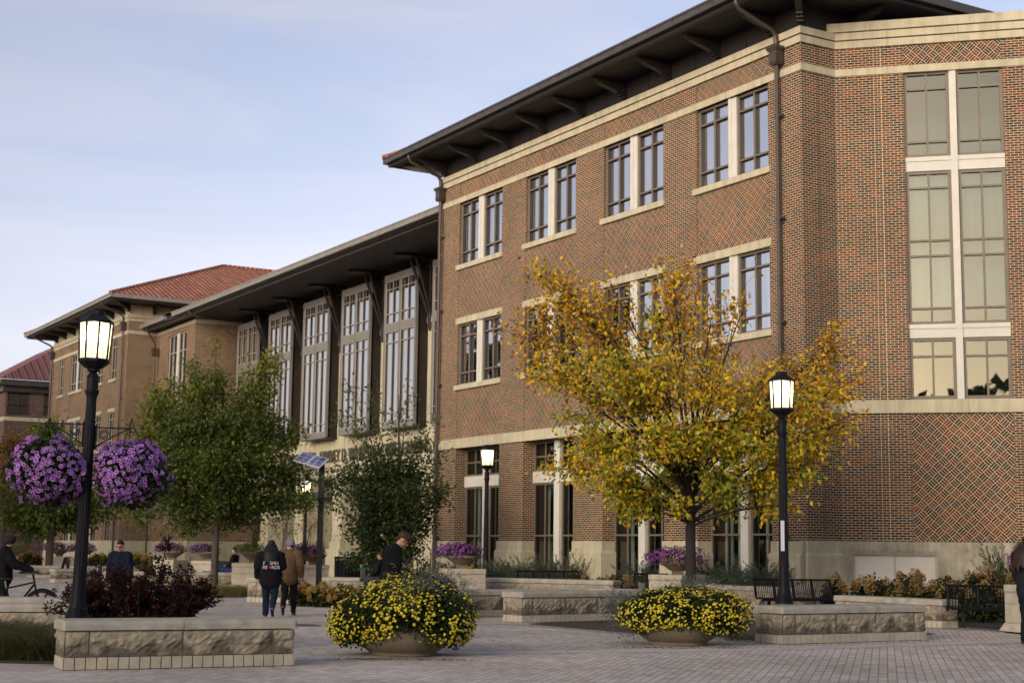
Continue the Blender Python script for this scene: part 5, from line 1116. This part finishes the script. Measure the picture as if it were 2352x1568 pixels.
def person(label,x,y,rz,J={},top=(.02,.02,.025),bottom=(.02,.02,.03),shoe=(.02,.02,.02),hair='short',hairc=(.02,.015,.012),build=1.0,scale=1.0,z=0,hat=None,coat=0.0,hood=False,vox=.009,glasses=False,sole=None,sleeve_gap=.03,skin=None,hem=.90):
    t=thing('person',label,'person',(x,y,z),rz); t.scale=(scale,)*3; sk=skin or SKIN
    D=dict(hipL=(-.09,0,.93),hipR=(.09,0,.93),kneeL=(-.10,.02,.50),kneeR=(.10,.02,.50),ankL=(-.10,-.02,.09),ankR=(.10,-.02,.09),toeL=(-.12,.14,.03),toeR=(.12,.14,.03),
           pel=(0,0,.98),waist=(0,.0,1.10),chest=(0,0,1.30),neckb=(0,-.01,1.46),head=(0,.03,1.62),face=(0,1,0),
           shL=(-.185,0,1.41),shR=(.185,0,1.41),elL=(-.235,-.03,1.14),elR=(.235,-.03,1.14),wrL=(-.245,.04,.89),wrR=(.245,.04,.89),hdL=(0,.1,-1),hdR=(0,.1,-1)); D.update(J)
    P={k:Vector(v) for k,v in D.items()}; b=build; f=P['face'].normalized(); upv=(P['head']-P['neckb']).normalized(); f=(f-upv*f.dot(upv)).normalized() if abs(f.dot(upv))<.98 else f
    sd=f.cross(upv).normalized(); H=P['head']; HM=Matrix((sd,f,upv)).transposed()
    body=MB()
    # torso, legs, arms
    body.capsule(P['pel'],P['waist'],.125*b,.115*b,sq=.72).capsule(P['waist'],P['chest'],.115*b,.135*b,sq=.66).capsule(P['shL']*.8+P['chest']*.2,P['shR']*.8+P['chest']*.2,.062,.062).capsule(P['chest'],P['neckb'],.12,.065,sq=.7)
    body.capsule(P['neckb'],H-upv*.06,.058,.054)
    for s in 'LR':
        body.capsule(P['hip'+s],P['knee'+s],.082*b,.055).capsule(P['knee'+s],P['ank'+s],.052,.038).capsule(P['ank'+s]-V3(0,0,.03),P['toe'+s],.036,.028)
        body.capsule(P['sh'+s],P['el'+s],.050,.040).capsule(P['el'+s],P['wr'+s],.038,.027)
        # hand: palm, four fingers, thumb, slightly curled
        w=P['wr'+s]; hd=Vector(D['hd'+s]).normalized(); ac=hd.orthogonal() if abs(hd.z)>.999 else None
        side=Vector((0,1,0)) if abs(hd.y)<.8 else Vector((1,0,0)); side=(side-hd*side.dot(hd)).normalized(); inn=hd.cross(side)*(1 if s=='L' else -1)
        body.capsule(w,w+hd*.075,.026,.034,sq=.5,ax=inn)
        for k in range(4):
            r0=w+hd*.085+side*(.030-.020*k); l=(.070,.078,.073,.056)[k]; m1=r0+hd*l*.5+inn*.008; body.capsule(r0-hd*.02,m1,.0095,.009,n=8).capsule(m1,m1+hd*l*.42+inn*.022,.009,.0075,n=8)
        th=w+hd*.025+side*.028; body.capsule(th,th+hd*.035+side*.022,.012,.010,n=8).capsule(th+hd*.035+side*.022,th+hd*.062+side*.022+inn*.012,.010,.008,n=8)
    # head with jaw, nose, ears, brow
    body.ball(H+upv*.025-f*.008,(.076,.095,.098),14,10,HM); body.ball(H-upv*.045+f*.022,(.058,.070,.068),12,8,HM); body.ball(H-upv*.095+f*.058,(.026,.024,.02),8,6,HM)
    body.capsule(H+f*.088+upv*.018,H+f*.108-upv*.022,.010,.015,n=8); body.ball(H+f*.080+upv*.035,(.050,.016,.012),8,6,HM)
    for s in (-1,1): body.ball(H+sd*s*.078-f*.004-upv*.005,(.012,.022,.034),8,6,HM)
    remeshed('body',body,min(vox,.0085),sk,t,2)
    if f.y>-2:
        e=MB()
        for s in (-1,1): e.ball(H+f*.083+sd*s*.031+upv*.012,(.013,.008,.007),8,6,HM); e.capsule(H+f*.089+sd*s*.018+upv*.036,H+f*.082+sd*s*.046+upv*.034,.0045,.003,n=6)
        e.build('eyes',EYED,t,True); MB().ball(H+f*.085-upv*.060,(.024,.010,.007),10,6,HM).build('mouth',LIP,t,True)
        if glasses:
            g=MB()
            for s in (-1,1):
                g.tube([tuple(H+f*.100+sd*(s*.033+.026*math.cos(a))+upv*(.012+.020*math.sin(a))) for a in np.linspace(0,2*PI,15)],.004,5); g.tube([tuple(H+f*.10+sd*s*.058+upv*.016),tuple(H+sd*s*.080+upv*.012)],.003,4)
            g.tube([tuple(H+f*.104+sd*-.008+upv*.014),tuple(H+f*.104+sd*.008+upv*.014)],.003,4); g.build('glasses',EYED,t)
    # trousers
    tr=MB(); tr.capsule(P['hipL']*1.0+V3(0,0,.03),P['hipR']+V3(0,0,.03),.105*b,.105*b).capsule(P['pel'],P['waist'],.135*b,.125*b,sq=.76)
    for s in 'LR': tr.capsule(P['hip'+s],P['knee'+s],.102*b,.072*(.6+.4*b)).capsule(P['knee'+s],P['ank'+s]+(P['knee'+s]-P['ank'+s])*.02,.072*(.6+.4*b),.058*(.7+.3*b))
    remeshed('trousers',tr,vox*1.3,mat('trouser_cloth',bottom,.9,spec=.08,noise=.2,nscale=12),t,3,FOLD)
    # shoes
    sh=MB(); so_=MB()
    for s in 'LR':
        a,q=P['ank'+s],P['toe'+s]; d=(q-a); d.z=0 if abs(d.z)<.12 else d.z; d.normalize(); dn=(P['ank'+s]-P['knee'+s]).normalized(); bt=a+dn*.045
        sh.capsule(a+dn*.0,bt,.048,.044).capsule(bt-d*.02,q,.046,.036,sq=.8); so_.capsule(bt-d*.045+dn*.022,q+d*.02+dn*.006,.036,.034,sq=.45,ax=dn)
    remeshed('shoes',sh,vox,mat('shoe_leather',shoe,.6),t,2)
    if sole: remeshed('shoe_soles',so_,vox,mat('shoe_rubber',sole,.7),t,1)
    # jacket or pullover
    c=coat; jk=MB(); hp=P['pel']+V3(0,0,hem-.98)
    jk.capsule(hp,P['waist'],(.150+c)*b,(.145+c)*b,sq=.80).capsule(P['waist'],P['chest'],(.145+c)*b,(.158+c)*(.5+.5*b),sq=.76).capsule(P['chest'],P['neckb']-upv*.02,(.150+c),.085,sq=.74)
    jk.capsule(P['shL'],P['shR'],.074+c,.074+c)
    for s in 'LR': jk.capsule(P['sh'+s],P['el'+s],(.070+c)*(.55+.45*b),.060+c).capsule(P['el'+s],P['wr'+s]+(P['el'+s]-P['wr'+s])*sleeve_gap,.058+c,.046+c*.5)
    jk.capsule(P['neckb']-upv*.035,P['neckb']+upv*.022,.088,.074)
    if hood: jk.ball(P['neckb']-f*.085+upv*.01,(.12,.06,.085),12,8,HM).capsule(P['neckb']-f*.02+sd*-.08,P['neckb']-f*.02+sd*.08,.05,.05)
    jo=remeshed('jacket' if c>.008 else 'pullover',jk,vox*1.2,mat('jacket_cloth',top,.92,spec=.06,noise=.18,nscale=9),t,3,FOLD)
    # hair
    if hair!='none':
        h=MB(); h.ball(H+upv*.050-f*.030,(.086,.092,.086),14,10,HM)
        if hair=='tousled':
            rg=np.random.default_rng(3)
            for k in range(34):
                d=unit(rg.normal(size=(1,3)))[0]; d[2]=abs(d[2])*.9+.05; d[1]=d[1]*.9+.10; p=H+upv*.03+sd*d[0]*.088+f*d[1]*.108+upv*d[2]*.100; h.ball(p,.026,7,5)
            for k in range(9): h.ball(H+f*(.085+.02*(k%2))+sd*(-.06+.015*k)+upv*(.055-.012*(k%3)),.022,7,5)
            for k in range(6): h.ball(H-f*.085+sd*(-.05+.02*k)-upv*.035,.024,7,5)
        if hair=='short':
            h.ball(H+f*.034+upv*.078,(.068,.052,.034),10,6,HM).ball(H-f*.06-upv*.02,(.066,.045,.055),10,6,HM)
        if hair=='long':
            for k in range(15):
                a=PI*(k/14); q=H-f*.05*math.sin(a)+sd*.085*math.cos(a); e=P['neckb']-f*(.10+.085*math.sin(a))+sd*(.155*math.cos(a))-upv*(.12+.17*math.sin(a)+.05*math.sin(k*2.3))
                m_=(q+e)/2-f*.045*math.sin(a)+sd*.02*math.cos(a); h.capsule(q,m_,.040,.040).capsule(m_,e,.040,.014)
        # leave the face open
        hv=MB(); hv.v=h.v; hv.f=h.f
        ho=remeshed('hair',hv,.010,mat('hair_strands',hairc,.55,spec=.2,noise=.35,nscale=40),t,1)
    if hat:
        k=MB(); k.ball(H+upv*.055-f*.012,(.096,.114,.100),16,10,HM); 
        k.capsule(H+upv*.022-f*.02,H+upv*.034-f*.02,.104,.104,n=18); remeshed('knit_cap',k,.009,mat('knitted_wool',hat,.95,noise=.25,nscale=60),t,2)
    return t,P,HM
def step(front='L',s=.22,lift=.10):
    """mid stride, the trailing foot rolling off its toes"""
    o='R' if front=='L' else 'L'; sx={'L':-1,'R':1}
    return {'hip'+front:(.09*sx[front],.02,.92),'knee'+front:(.10*sx[front],.13,.50),'ank'+front:(.10*sx[front],.13,.085),'toe'+front:(.115*sx[front],.29,.035),
            'hip'+o:(.09*sx[o],-.01,.92),'knee'+o:(.10*sx[o],.02,.50),'ank'+o:(.095*sx[o],-.30,.22),'toe'+o:(.10*sx[o],-.20,.055)}
# couple walking away
J=step('L'); J.update(shL=(-.20,0,1.40),shR=(.20,0,1.40),elL=(-.30,-.05,1.15),elR=(.29,.02,1.16),wrL=(-.31,.02,.92),wrR=(.16,.18,1.10),hdL=(0,.15,-1),hdR=(-.7,.6,.1),face=(-.15,1,-.05))
g=AT(618,1418,34.6)
t,P,HM=person('woman walking away in a black hoodie with white lettering and long dark hair',g.x,34.6,R(3),J,top=(.010,.010,.012),bottom=(.012,.017,.038),shoe=(.012,.012,.014),hair='long',hairc=(.012,.011,.013),build=1.5,scale=.985,coat=.03,hem=.86,sole=(.05,.12,.45))
INK=mat('white_print',(.5,.48,.5),.8); PINK=mat('pink_print',(.55,.10,.22),.8)
BK=Matrix.Rotation(R(-4),4,'X')@Matrix.Rotation(R(90),4,'X')
for body,xx,zz,mm in (('F',-.150,1.200,INK),('SHU',.000,1.200,INK),('RE',-.160,1.105,INK),('RDS',.045,1.105,INK),('V',-.012,1.105,PINK)):
    put_text('back_print',body,.105,mm,t,Matrix.Translation((xx,-.262,zz))@Matrix.Diagonal((1.0,1,1,1))@BK,ext=.012)
sp=MB()
for k in range(5): sp.ball((-.385+.012*k,-.02+.01*k,1.12-.05*k),(.012,.018,.016),7,5)
sp.build('sleeve_print',INK,t,True)
J=step('R'); J.update(elL=(-.27,.02,1.14),wrL=(-.20,.16,1.02),elR=(.27,-.06,1.14),wrR=(.27,.02,.90),head=(-.01,.035,1.615),face=(-.75,.65,0))
g=AT(662,1412,35.7)
person('man walking away in a brown jacket and grey knit cap',g.x,35.7,R(2),J,top=(.115,.075,.038),bottom=(.010,.010,.012),shoe=(.03,.02,.02),sole=(.30,.11,.06),hair='short',hairc=(.03,.02,.015),build=1.12,scale=1.005,coat=.028,hat=(.16,.16,.21),hem=.86)
# man looking down behind the large mum bowl
J=dict(chest=(0,.02,1.30),neckb=(0,.06,1.45),head=(.0,.175,1.575),face=(0,.75,-.66),shL=(-.19,.02,1.40),shR=(.19,.02,1.40),elL=(-.25,.02,1.13),elR=(.25,.02,1.13),wrL=(-.14,.24,1.03),wrR=(.12,.26,1.05),hdL=(.5,.8,.1),hdR=(-.5,.8,.1))
g=AT(899,1330,26.6)
t,P,HM=person('man in a black pullover with tousled brown hair looking down at his hands',g.x,26.6,R(-74),J,top=(.010,.010,.012),bottom=(.014,.014,.018),hair='tousled',hairc=(.045,.025,.014),scale=1.09,build=1.2,coat=.028,hem=.84,vox=.008)
ph=MB().box(-.036,.036,-.006,.006,-.07,.07); ph.xf(Matrix.Translation((0,.36,1.08))@Matrix.Rotation(R(-50),4,'X')); o=ph.build('phone',BLACKM,None,bevel=.006)
o.location=t.location; o.rotation_euler=t.rotation_euler; o.scale=t.scale; tag(o,'dark phone held in the hands of the man in the black pullover','phone')
# man in navy jacket walking towards the camera
g=AT(275,1300,33.5)
person('man in an open navy jacket and glasses walking towards the camera behind the burgundy shrub',g.x,33.5,R(172),step('L'),top=(.011,.014,.026),bottom=(.012,.012,.014),hair='short',hairc=(.012,.010,.009),scale=.955,coat=.03,glasses=True,build=1.08,vox=.009)
# person at right edge, cropped
g=AT(2364,1400,26.9)
person('person in dark padded coat and black trousers cropped by the right edge',g.x,26.9,R(-60),dict(elL=(-.25,.06,1.12),wrL=(-.12,.20,1.02),hdL=(.8,.5,0),elR=(.25,.06,1.12),wrR=(.12,.20,1.02),hdR=(-.8,.5,0)),top=(.016,.017,.023),bottom=(.011,.012,.015),shoe=(.015,.015,.017),sole=(.3,.3,.3),hair='long',hairc=(.030,.017,.012),scale=1.10,coat=.045,hem=.86,build=1.05,vox=.011)
# seated people
SIT=dict(hipL=(-.09,0,.50),hipR=(.09,0,.50),pel=(0,-.02,.55),waist=(0,-.05,.70),chest=(0,-.05,.92),neckb=(0,-.04,1.08),head=(0,.0,1.23),shL=(-.18,-.04,1.02),shR=(.18,-.04,1.02),elL=(-.24,.02,.76),elR=(.24,.02,.76),wrL=(-.10,.24,.68),wrR=(.10,.24,.68),hdL=(.4,.9,-.1),hdR=(-.4,.9,-.1),
  kneeL=(-.10,.44,.52),kneeR=(.10,.44,.60),ankL=(-.10,.42,.09),ankR=(-.08,.62,.50),toeL=(-.11,.57,.03),toeR=(-.14,.80,.50))
g=AT(537,1305,62)
person('person reading on a far bench in dark coat, lilac scarf and blue jeans',g.x,62,R(78),SIT,top=(.012,.012,.014),bottom=(.022,.035,.10),shoe=(.30,.27,.25),hair='short',hairc=(.02,.014,.012),scale=1.1,z=.08,coat=.02,hem=.48,vox=.011)
sc=MB().capsule((-.10,-.05,1.06),(.10,-.05,1.06),.075,.075).capsule((0,.02,1.05),(0,.03,.95),.08,.07); q=remeshed('scarf',sc,.012,mat('lilac_scarf',(.42,.36,.50),.9),None,2,FOLD); q.location=(g.x,62,.08); q.rotation_euler=(0,0,R(78)); q.scale=(1.1,)*3
tag(q,'lilac scarf round the neck of the person seated on the far bench','scarf')
g=AT(873,1300,46.5)
person('person seated on a low wall with crossed grey trousered legs beside the recycling sign',g.x,46.5,R(70),SIT,top=(.012,.012,.018),bottom=(.045,.043,.055),shoe=(.28,.28,.30),hair='short',hairc=(.03,.02,.015),scale=1.0,z=.12,coat=.02,hem=.48,vox=.011,skin=mat('warm_skin',(.36,.17,.09),.6))
# cyclist standing with bicycle
g=AT(22,1370,30.2)
BX,BY=g.x,30.2
person('cyclist in black with a dark cap standing over a bicycle at the left edge',BX-.22,BY+.25,R(-72),dict(elR=(.26,.18,1.18),wrR=(.24,.52,1.06),hdR=(0,1,-.15),elL=(-.26,.18,1.18),wrL=(-.24,.50,1.06),hdL=(0,1,-.15),chest=(0,.03,1.30),neckb=(0,.05,1.46),head=(0,.09,1.61)),top=(.010,.010,.014),bottom=(.010,.010,.012),hair='short',hairc=(.01,.01,.01),scale=1.0,coat=.04,hat=(.012,.012,.015),build=1.1,vox=.010,skin=mat('shaded_skin',(.20,.11,.08),.6))
def bicycle(label,x,y,rz):
    t=thing('bicycle',label,'bicycle',(x,y,0),rz); r=.34
    for k,xx in ((0,-.52),(1,.54)):
        MB().tube([(xx+r*math.cos(a),0,r+r*math.sin(a)) for a in np.linspace(0,2*PI,41)],.024,8).build('tyre',BLACKM,t)
        mb=MB().tube([(xx+(r-.03)*math.cos(a),0,r+(r-.03)*math.sin(a)) for a in np.linspace(0,2*PI,41)],.010,5)
        for q in range(18): a=q*PI/9; mb.tube([(xx,.02*(-1)**q,r),(xx+(r-.03)*math.cos(a),0,r+(r-.03)*math.sin(a))],.0016,3)
        mb.lathe([(.001,0),(.03,0)],4); mb.tube([(xx,-.05,r),(xx,.05,r)],.022,8); mb.build('wheel_rim',GUTT,t)
        MB().tube([(xx+(r+.035)*math.cos(a),0,r+(r+.035)*math.sin(a)) for a in np.linspace(.35,PI-.15,20)],.022,6).build('mudguard',BLACKM,t)
    f=MB(); bb=(-.05,0,.28); st=(-.20,0,.72); hd=(.36,0,.80)
    f.tube([bb,hd],.022,8).tube([bb,st],.018,8).tube([st,(.34,0,.84)],.017,8).tube([(-.52,-.05,r),bb],.010,6).tube([(-.52,.05,r),bb],.010,6).tube([(-.52,-.05,r),st],.009,6).tube([(-.52,.05,r),st],.009,6).tube([(.54,-.05,r),(.40,-.03,.70)],.014,6).tube([(.54,.05,r),(.40,.03,.70)],.014,6).tube([(.40,0,.70),(.33,0,1.00)],.020,8)
    f.build('bike_frame',BLACKM,t)
    MB().tube([(.30,-.30,1.03),(.34,-.12,1.05),(.35,0,1.02),(.34,.12,1.05),(.30,.30,1.03)],.013,8).tube([(.30,-.30,1.03),(.20,-.33,1.03)],.018,8).tube([(.30,.30,1.03),(.20,.33,1.03)],.018,8).build('handlebar',BLACKM,t)
    MB().tube([st,(-.235,0,.86)],.014,8).build('seat_post',GUTL,t)
    s=MB().capsule((-.36,0,.89),(-.10,0,.90),.085,.03,sq=.55,ax=(0,0,1)).build('saddle',BLACKM,t,True)
    mb=MB().lathe([(.09,-.005),(.09,.005)],20); mb.xf(Matrix.Translation((-.05,-.06,.28))@Matrix.Rotation(R(90),4,'X')); mb.tube([(-.05,-.08,.28),(.05,-.08,.14)],.010,6).box(.0,.10,-.16,-.08,.13,.15); mb.build('crank',GUTT,t)
    return t
pw=AT(95,1340,29.8); bicycle('black bicycle with mudguards leaning between the cyclist and the far low wall',pw.x-.42,29.6,R(-8))
# ------------------------------------------------------------------ street furniture
p=AT(731,1360,52); SP_=thing('solar_camera_pole','black pole with tilted twin solar panels and white cameras','pole',(p.x,52,0),0)
MB().box(-.09,.09,-.09,.09,0,4.60).box(-.16,.16,-.16,.16,0,.03).build('pole',BLACKM,SP_)
SOL=bpy.data.materials.new('solar_cells'); SOL.use_nodes=True; _t2=SOL.node_tree; _b2=_t2.nodes['Principled BSDF']; _b2.inputs['Roughness'].default_value=.25
_c=_t2.nodes.new('ShaderNodeTexCoord'); _k=_t2.nodes.new('ShaderNodeTexBrick'); _k.offset=0; _k.inputs['Color1'].default_value=(.10,.11,.26,1); _k.inputs['Color2'].default_value=(.13,.14,.30,1); _k.inputs['Mortar'].default_value=(.40,.40,.50,1); _k.inputs['Scale'].default_value=1; _k.inputs['Brick Width'].default_value=.23; _k.inputs['Row Height'].default_value=.23; _k.inputs['Mortar Size'].default_value=.012
_t2.links.new(_c.outputs['Object'],_k.inputs['Vector']); _t2.links.new(_k.outputs[0],_b2.inputs['Base Color'])
PN=Matrix.Translation((-.36,-.15,4.55))@Matrix.Rotation(R(32),4,'X')@Matrix.Rotation(R(6),4,'Y')@Matrix.Rotation(R(-20),4,'Z')
WHM=mat('white_housing',(.60,.60,.62),.5)
for k,(a,b) in enumerate(((-.50,-.01),(.01,.50))):
    MB().box(a,b,-.36,.36,-.02,.01).xf(PN).build('panel_frame',WHM,SP_)
    o=MB().box(a+.025,b-.025,-.335,.335,.012,.016).build('solar_panel',SOL,SP_); o.matrix_local=PN
MB().box(-.62,-.08,-.10,.10,4.22,4.40).box(-.1,.0,-.03,.03,4.28,4.34).build('battery_box',WHM,SP_)
for zz,xx in ((4.02,-.75),(3.74,-.62)):
    MB().box(xx-.09,xx+.16,-.10,.06,zz-.07,zz+.08).build('camera_housing',WHM,SP_,bevel=.02); MB().lathe([(.05,0),(.05,.03)],12).xf(Matrix.Translation((xx-.0,-.11,zz))@Matrix.Rotation(R(90),4,'X')).build('camera_lens',BLACKM,SP_)
MB().tube([(-.55,0,4.24),(-.6,0,3.7)],.025,6).build('camera_bracket',WHM,SP_)
p=AT(808,1295,55.5); BN=thing('litter_bin','black slatted litter bin with open top full of rubbish','bin',(p.x-.15,55.5,.35),0); mb=MB()
for k in range(26): a=2*PI*k/26; mb.box(.46*math.cos(a)-.014,.46*math.cos(a)+.014,.46*math.sin(a)-.014,.46*math.sin(a)+.014,.04,.88)
mb.build('slats',BLACKM,BN); MB().lathe([(.41,.02),(.43,.80)],24).build('liner',BLACKM,BN); MB().lathe([(.47,.86),(.50,.87),(.50,.92),(.40,.93)],24).build('rim',BLACKM,BN)
rg=np.random.default_rng(4); mb=MB()
for k in range(9): mb.ball((rg.uniform(-.25,.25),rg.uniform(-.3,.1),.88+rg.uniform(0,.06)),(.10,.09,.06),7,5)
mb.build('rubbish',WHM,BN)
p=AT(838,1303,53.5); RB=thing('recycling_bin','black recycling bin with a dark green sign showing a white recycling symbol','bin',(p.x+.35,53.8,.32),0)
MB().box(-.35,.35,-.3,.3,0,.95).frust(-.37,.37,-.32,.32,.95,1.05,.06).build('bin_body',BLACKM,RB,bevel=.02); sg=MB().box(-.62,-.18,-.36,-.34,.50,1.02).build('sign_plate',mat('green_sign',(.015,.075,.065),.5),RB)
mb=MB()
for k in range(3):
    a0=PI/2+k*2*PI/3; c=(-.40,.76); pts=[(c[0]+.135*math.cos(a0+q),-.37,c[1]+.135*math.sin(a0+q)) for q in (-.55,-.2,.2,.55)]
    mb.tube(pts,.033,4); e=a0+.78; n_=(math.cos(e),math.sin(e)); tg=(-math.sin(e),math.cos(e)); b0=(c[0]+.125*n_[0],c[1]+.125*n_[1])
    mb.quad((b0[0]+.07*n_[0]-.03*tg[0],-.38,b0[1]+.07*n_[1]-.03*tg[1]),(b0[0]-.07*n_[0]-.03*tg[0],-.38,b0[1]-.07*n_[1]-.03*tg[1]),(b0[0]+.06*tg[0],-.38,b0[1]+.06*tg[1]))
mb.build('recycling_symbol',INK,sg)
p=AT(150,1300,70); AB=thing('sandwich_board','black folding A frame sandwich board seen edge on','sign',(p.x,70,0),R(8))
for s in (-1,1): MB().box(-.02,.02,-.35,.35,0,1.05).xf(Matrix.Translation((s*.26,0,0))@Matrix.Rotation(R(-14*s),4,'Y')).build('board',BLACKM,AB)
p=AT(978,1300,53); CH=thing('mesh_chair','black wire mesh chair by the entrance columns','chair',(p.x,53,.3),R(20)); mb=MB()
for k in range(7): mb.tube([(-.2+.066*k,.2,.45),(-.23+.076*k,.30,.90)],.007,4)
mb.tube([(-.22,.2,.45),(-.25,.30,.92),(.25,.30,.92),(.22,.2,.45)],.014,6); mb.build('backrest',BLACKM,CH); MB().box(-.22,.22,-.22,.2,.43,.455).build('seat',BLACKM,CH)
for sx in (-1,1):
    for sy in (-1,1): MB().tube([(sx*.2,sy*.2,.44),(sx*.23,sy*.24,0)],.012,5).build('leg',BLACKM,CH)
# fallen leaves and grit along the near walls
rg=np.random.default_rng(8); P=[]
for a,b,n in (((-5.4,19.15),(-2.8,20.4),26),((4.8,26.55),(7.8,28.4),26),((-2.2,21.9),(-.6,21.9),60),((2.0,25.4),(3.7,25.4),30),((-9,19),(9,32),90),((1.5,31),(5,35),120),((2.5,27.5),(5.5,29.5),50)):
    u=rg.uniform(size=(n,1)); q=np.array(a)*(1-u)+np.array(b)*u+rg.normal(size=(n,2))*(.09 if n<65 and n!=50 else 1.5); P.append(np.hstack([q,np.full((n,1),.014)]))
P=np.vstack(P); N=np.tile((0,0,3.0),(len(P),1)); o=leaves('fallen_leaves',P,.06,pal(len(P),[(.30,.16,.02),(.16,.08,.02),(.34,.22,.03)]),LEAFM,None,nrm=None,droop=0,aspect=.6,rnd=1); 
me=o.data; arr=np.empty(len(me.vertices)*3,dtype=np.float32); me.vertices.foreach_get('co',arr); arr=arr.reshape(-1,3); arr[:,2]=.012+np.abs(arr[:,2]-.012)*.3; me.vertices.foreach_set('co',arr.ravel()); me.update(); tag(o,kind='stuff')

rg=np.random.default_rng(12); P=[]
for c,n,sx in (((-1.9,21.85),170,.42),((-1.0,21.95),90,.35),((2.3,25.35),110,.40),((3.5,25.5),70,.3)):
    q=np.array(c)+rg.normal(size=(n,2))*np.array((sx,.10)); P.append(np.hstack([q,np.full((n,1),.010)]))
P=np.vstack(P); o=leaves('soil_crumbs',P,.035,pal(len(P),[(.05,.035,.022),(.08,.055,.03),(.06,.06,.02)]),LEAFM,None,droop=0,aspect=.7); me=o.data; arr=np.empty(len(me.vertices)*3,dtype=np.float32); me.vertices.foreach_get('co',arr); arr=arr.reshape(-1,3); arr[:,2]=.010+np.abs(arr[:,2]-.010)*.4; me.vertices.foreach_set('co',arr.ravel()); me.update(); tag(o,kind='stuff')
p=AT(690,1438,31.2); dc=thing('drain_cover','flat dark oval drain cover set in the paving left of the larger mum bowl','drain cover',(p.x,31.2,.012),R(10))
MB().lathe([(.42,0),(.42,.006),(.38,.008)],32,sy=1.0).build('cover_plate',mat('cast_iron',(.05,.05,.055),.6,noise=.3,nscale=30),dc); MB().lathe([(.46,0),(.46,.004)],32).build('cover_ring',BASEM,dc)
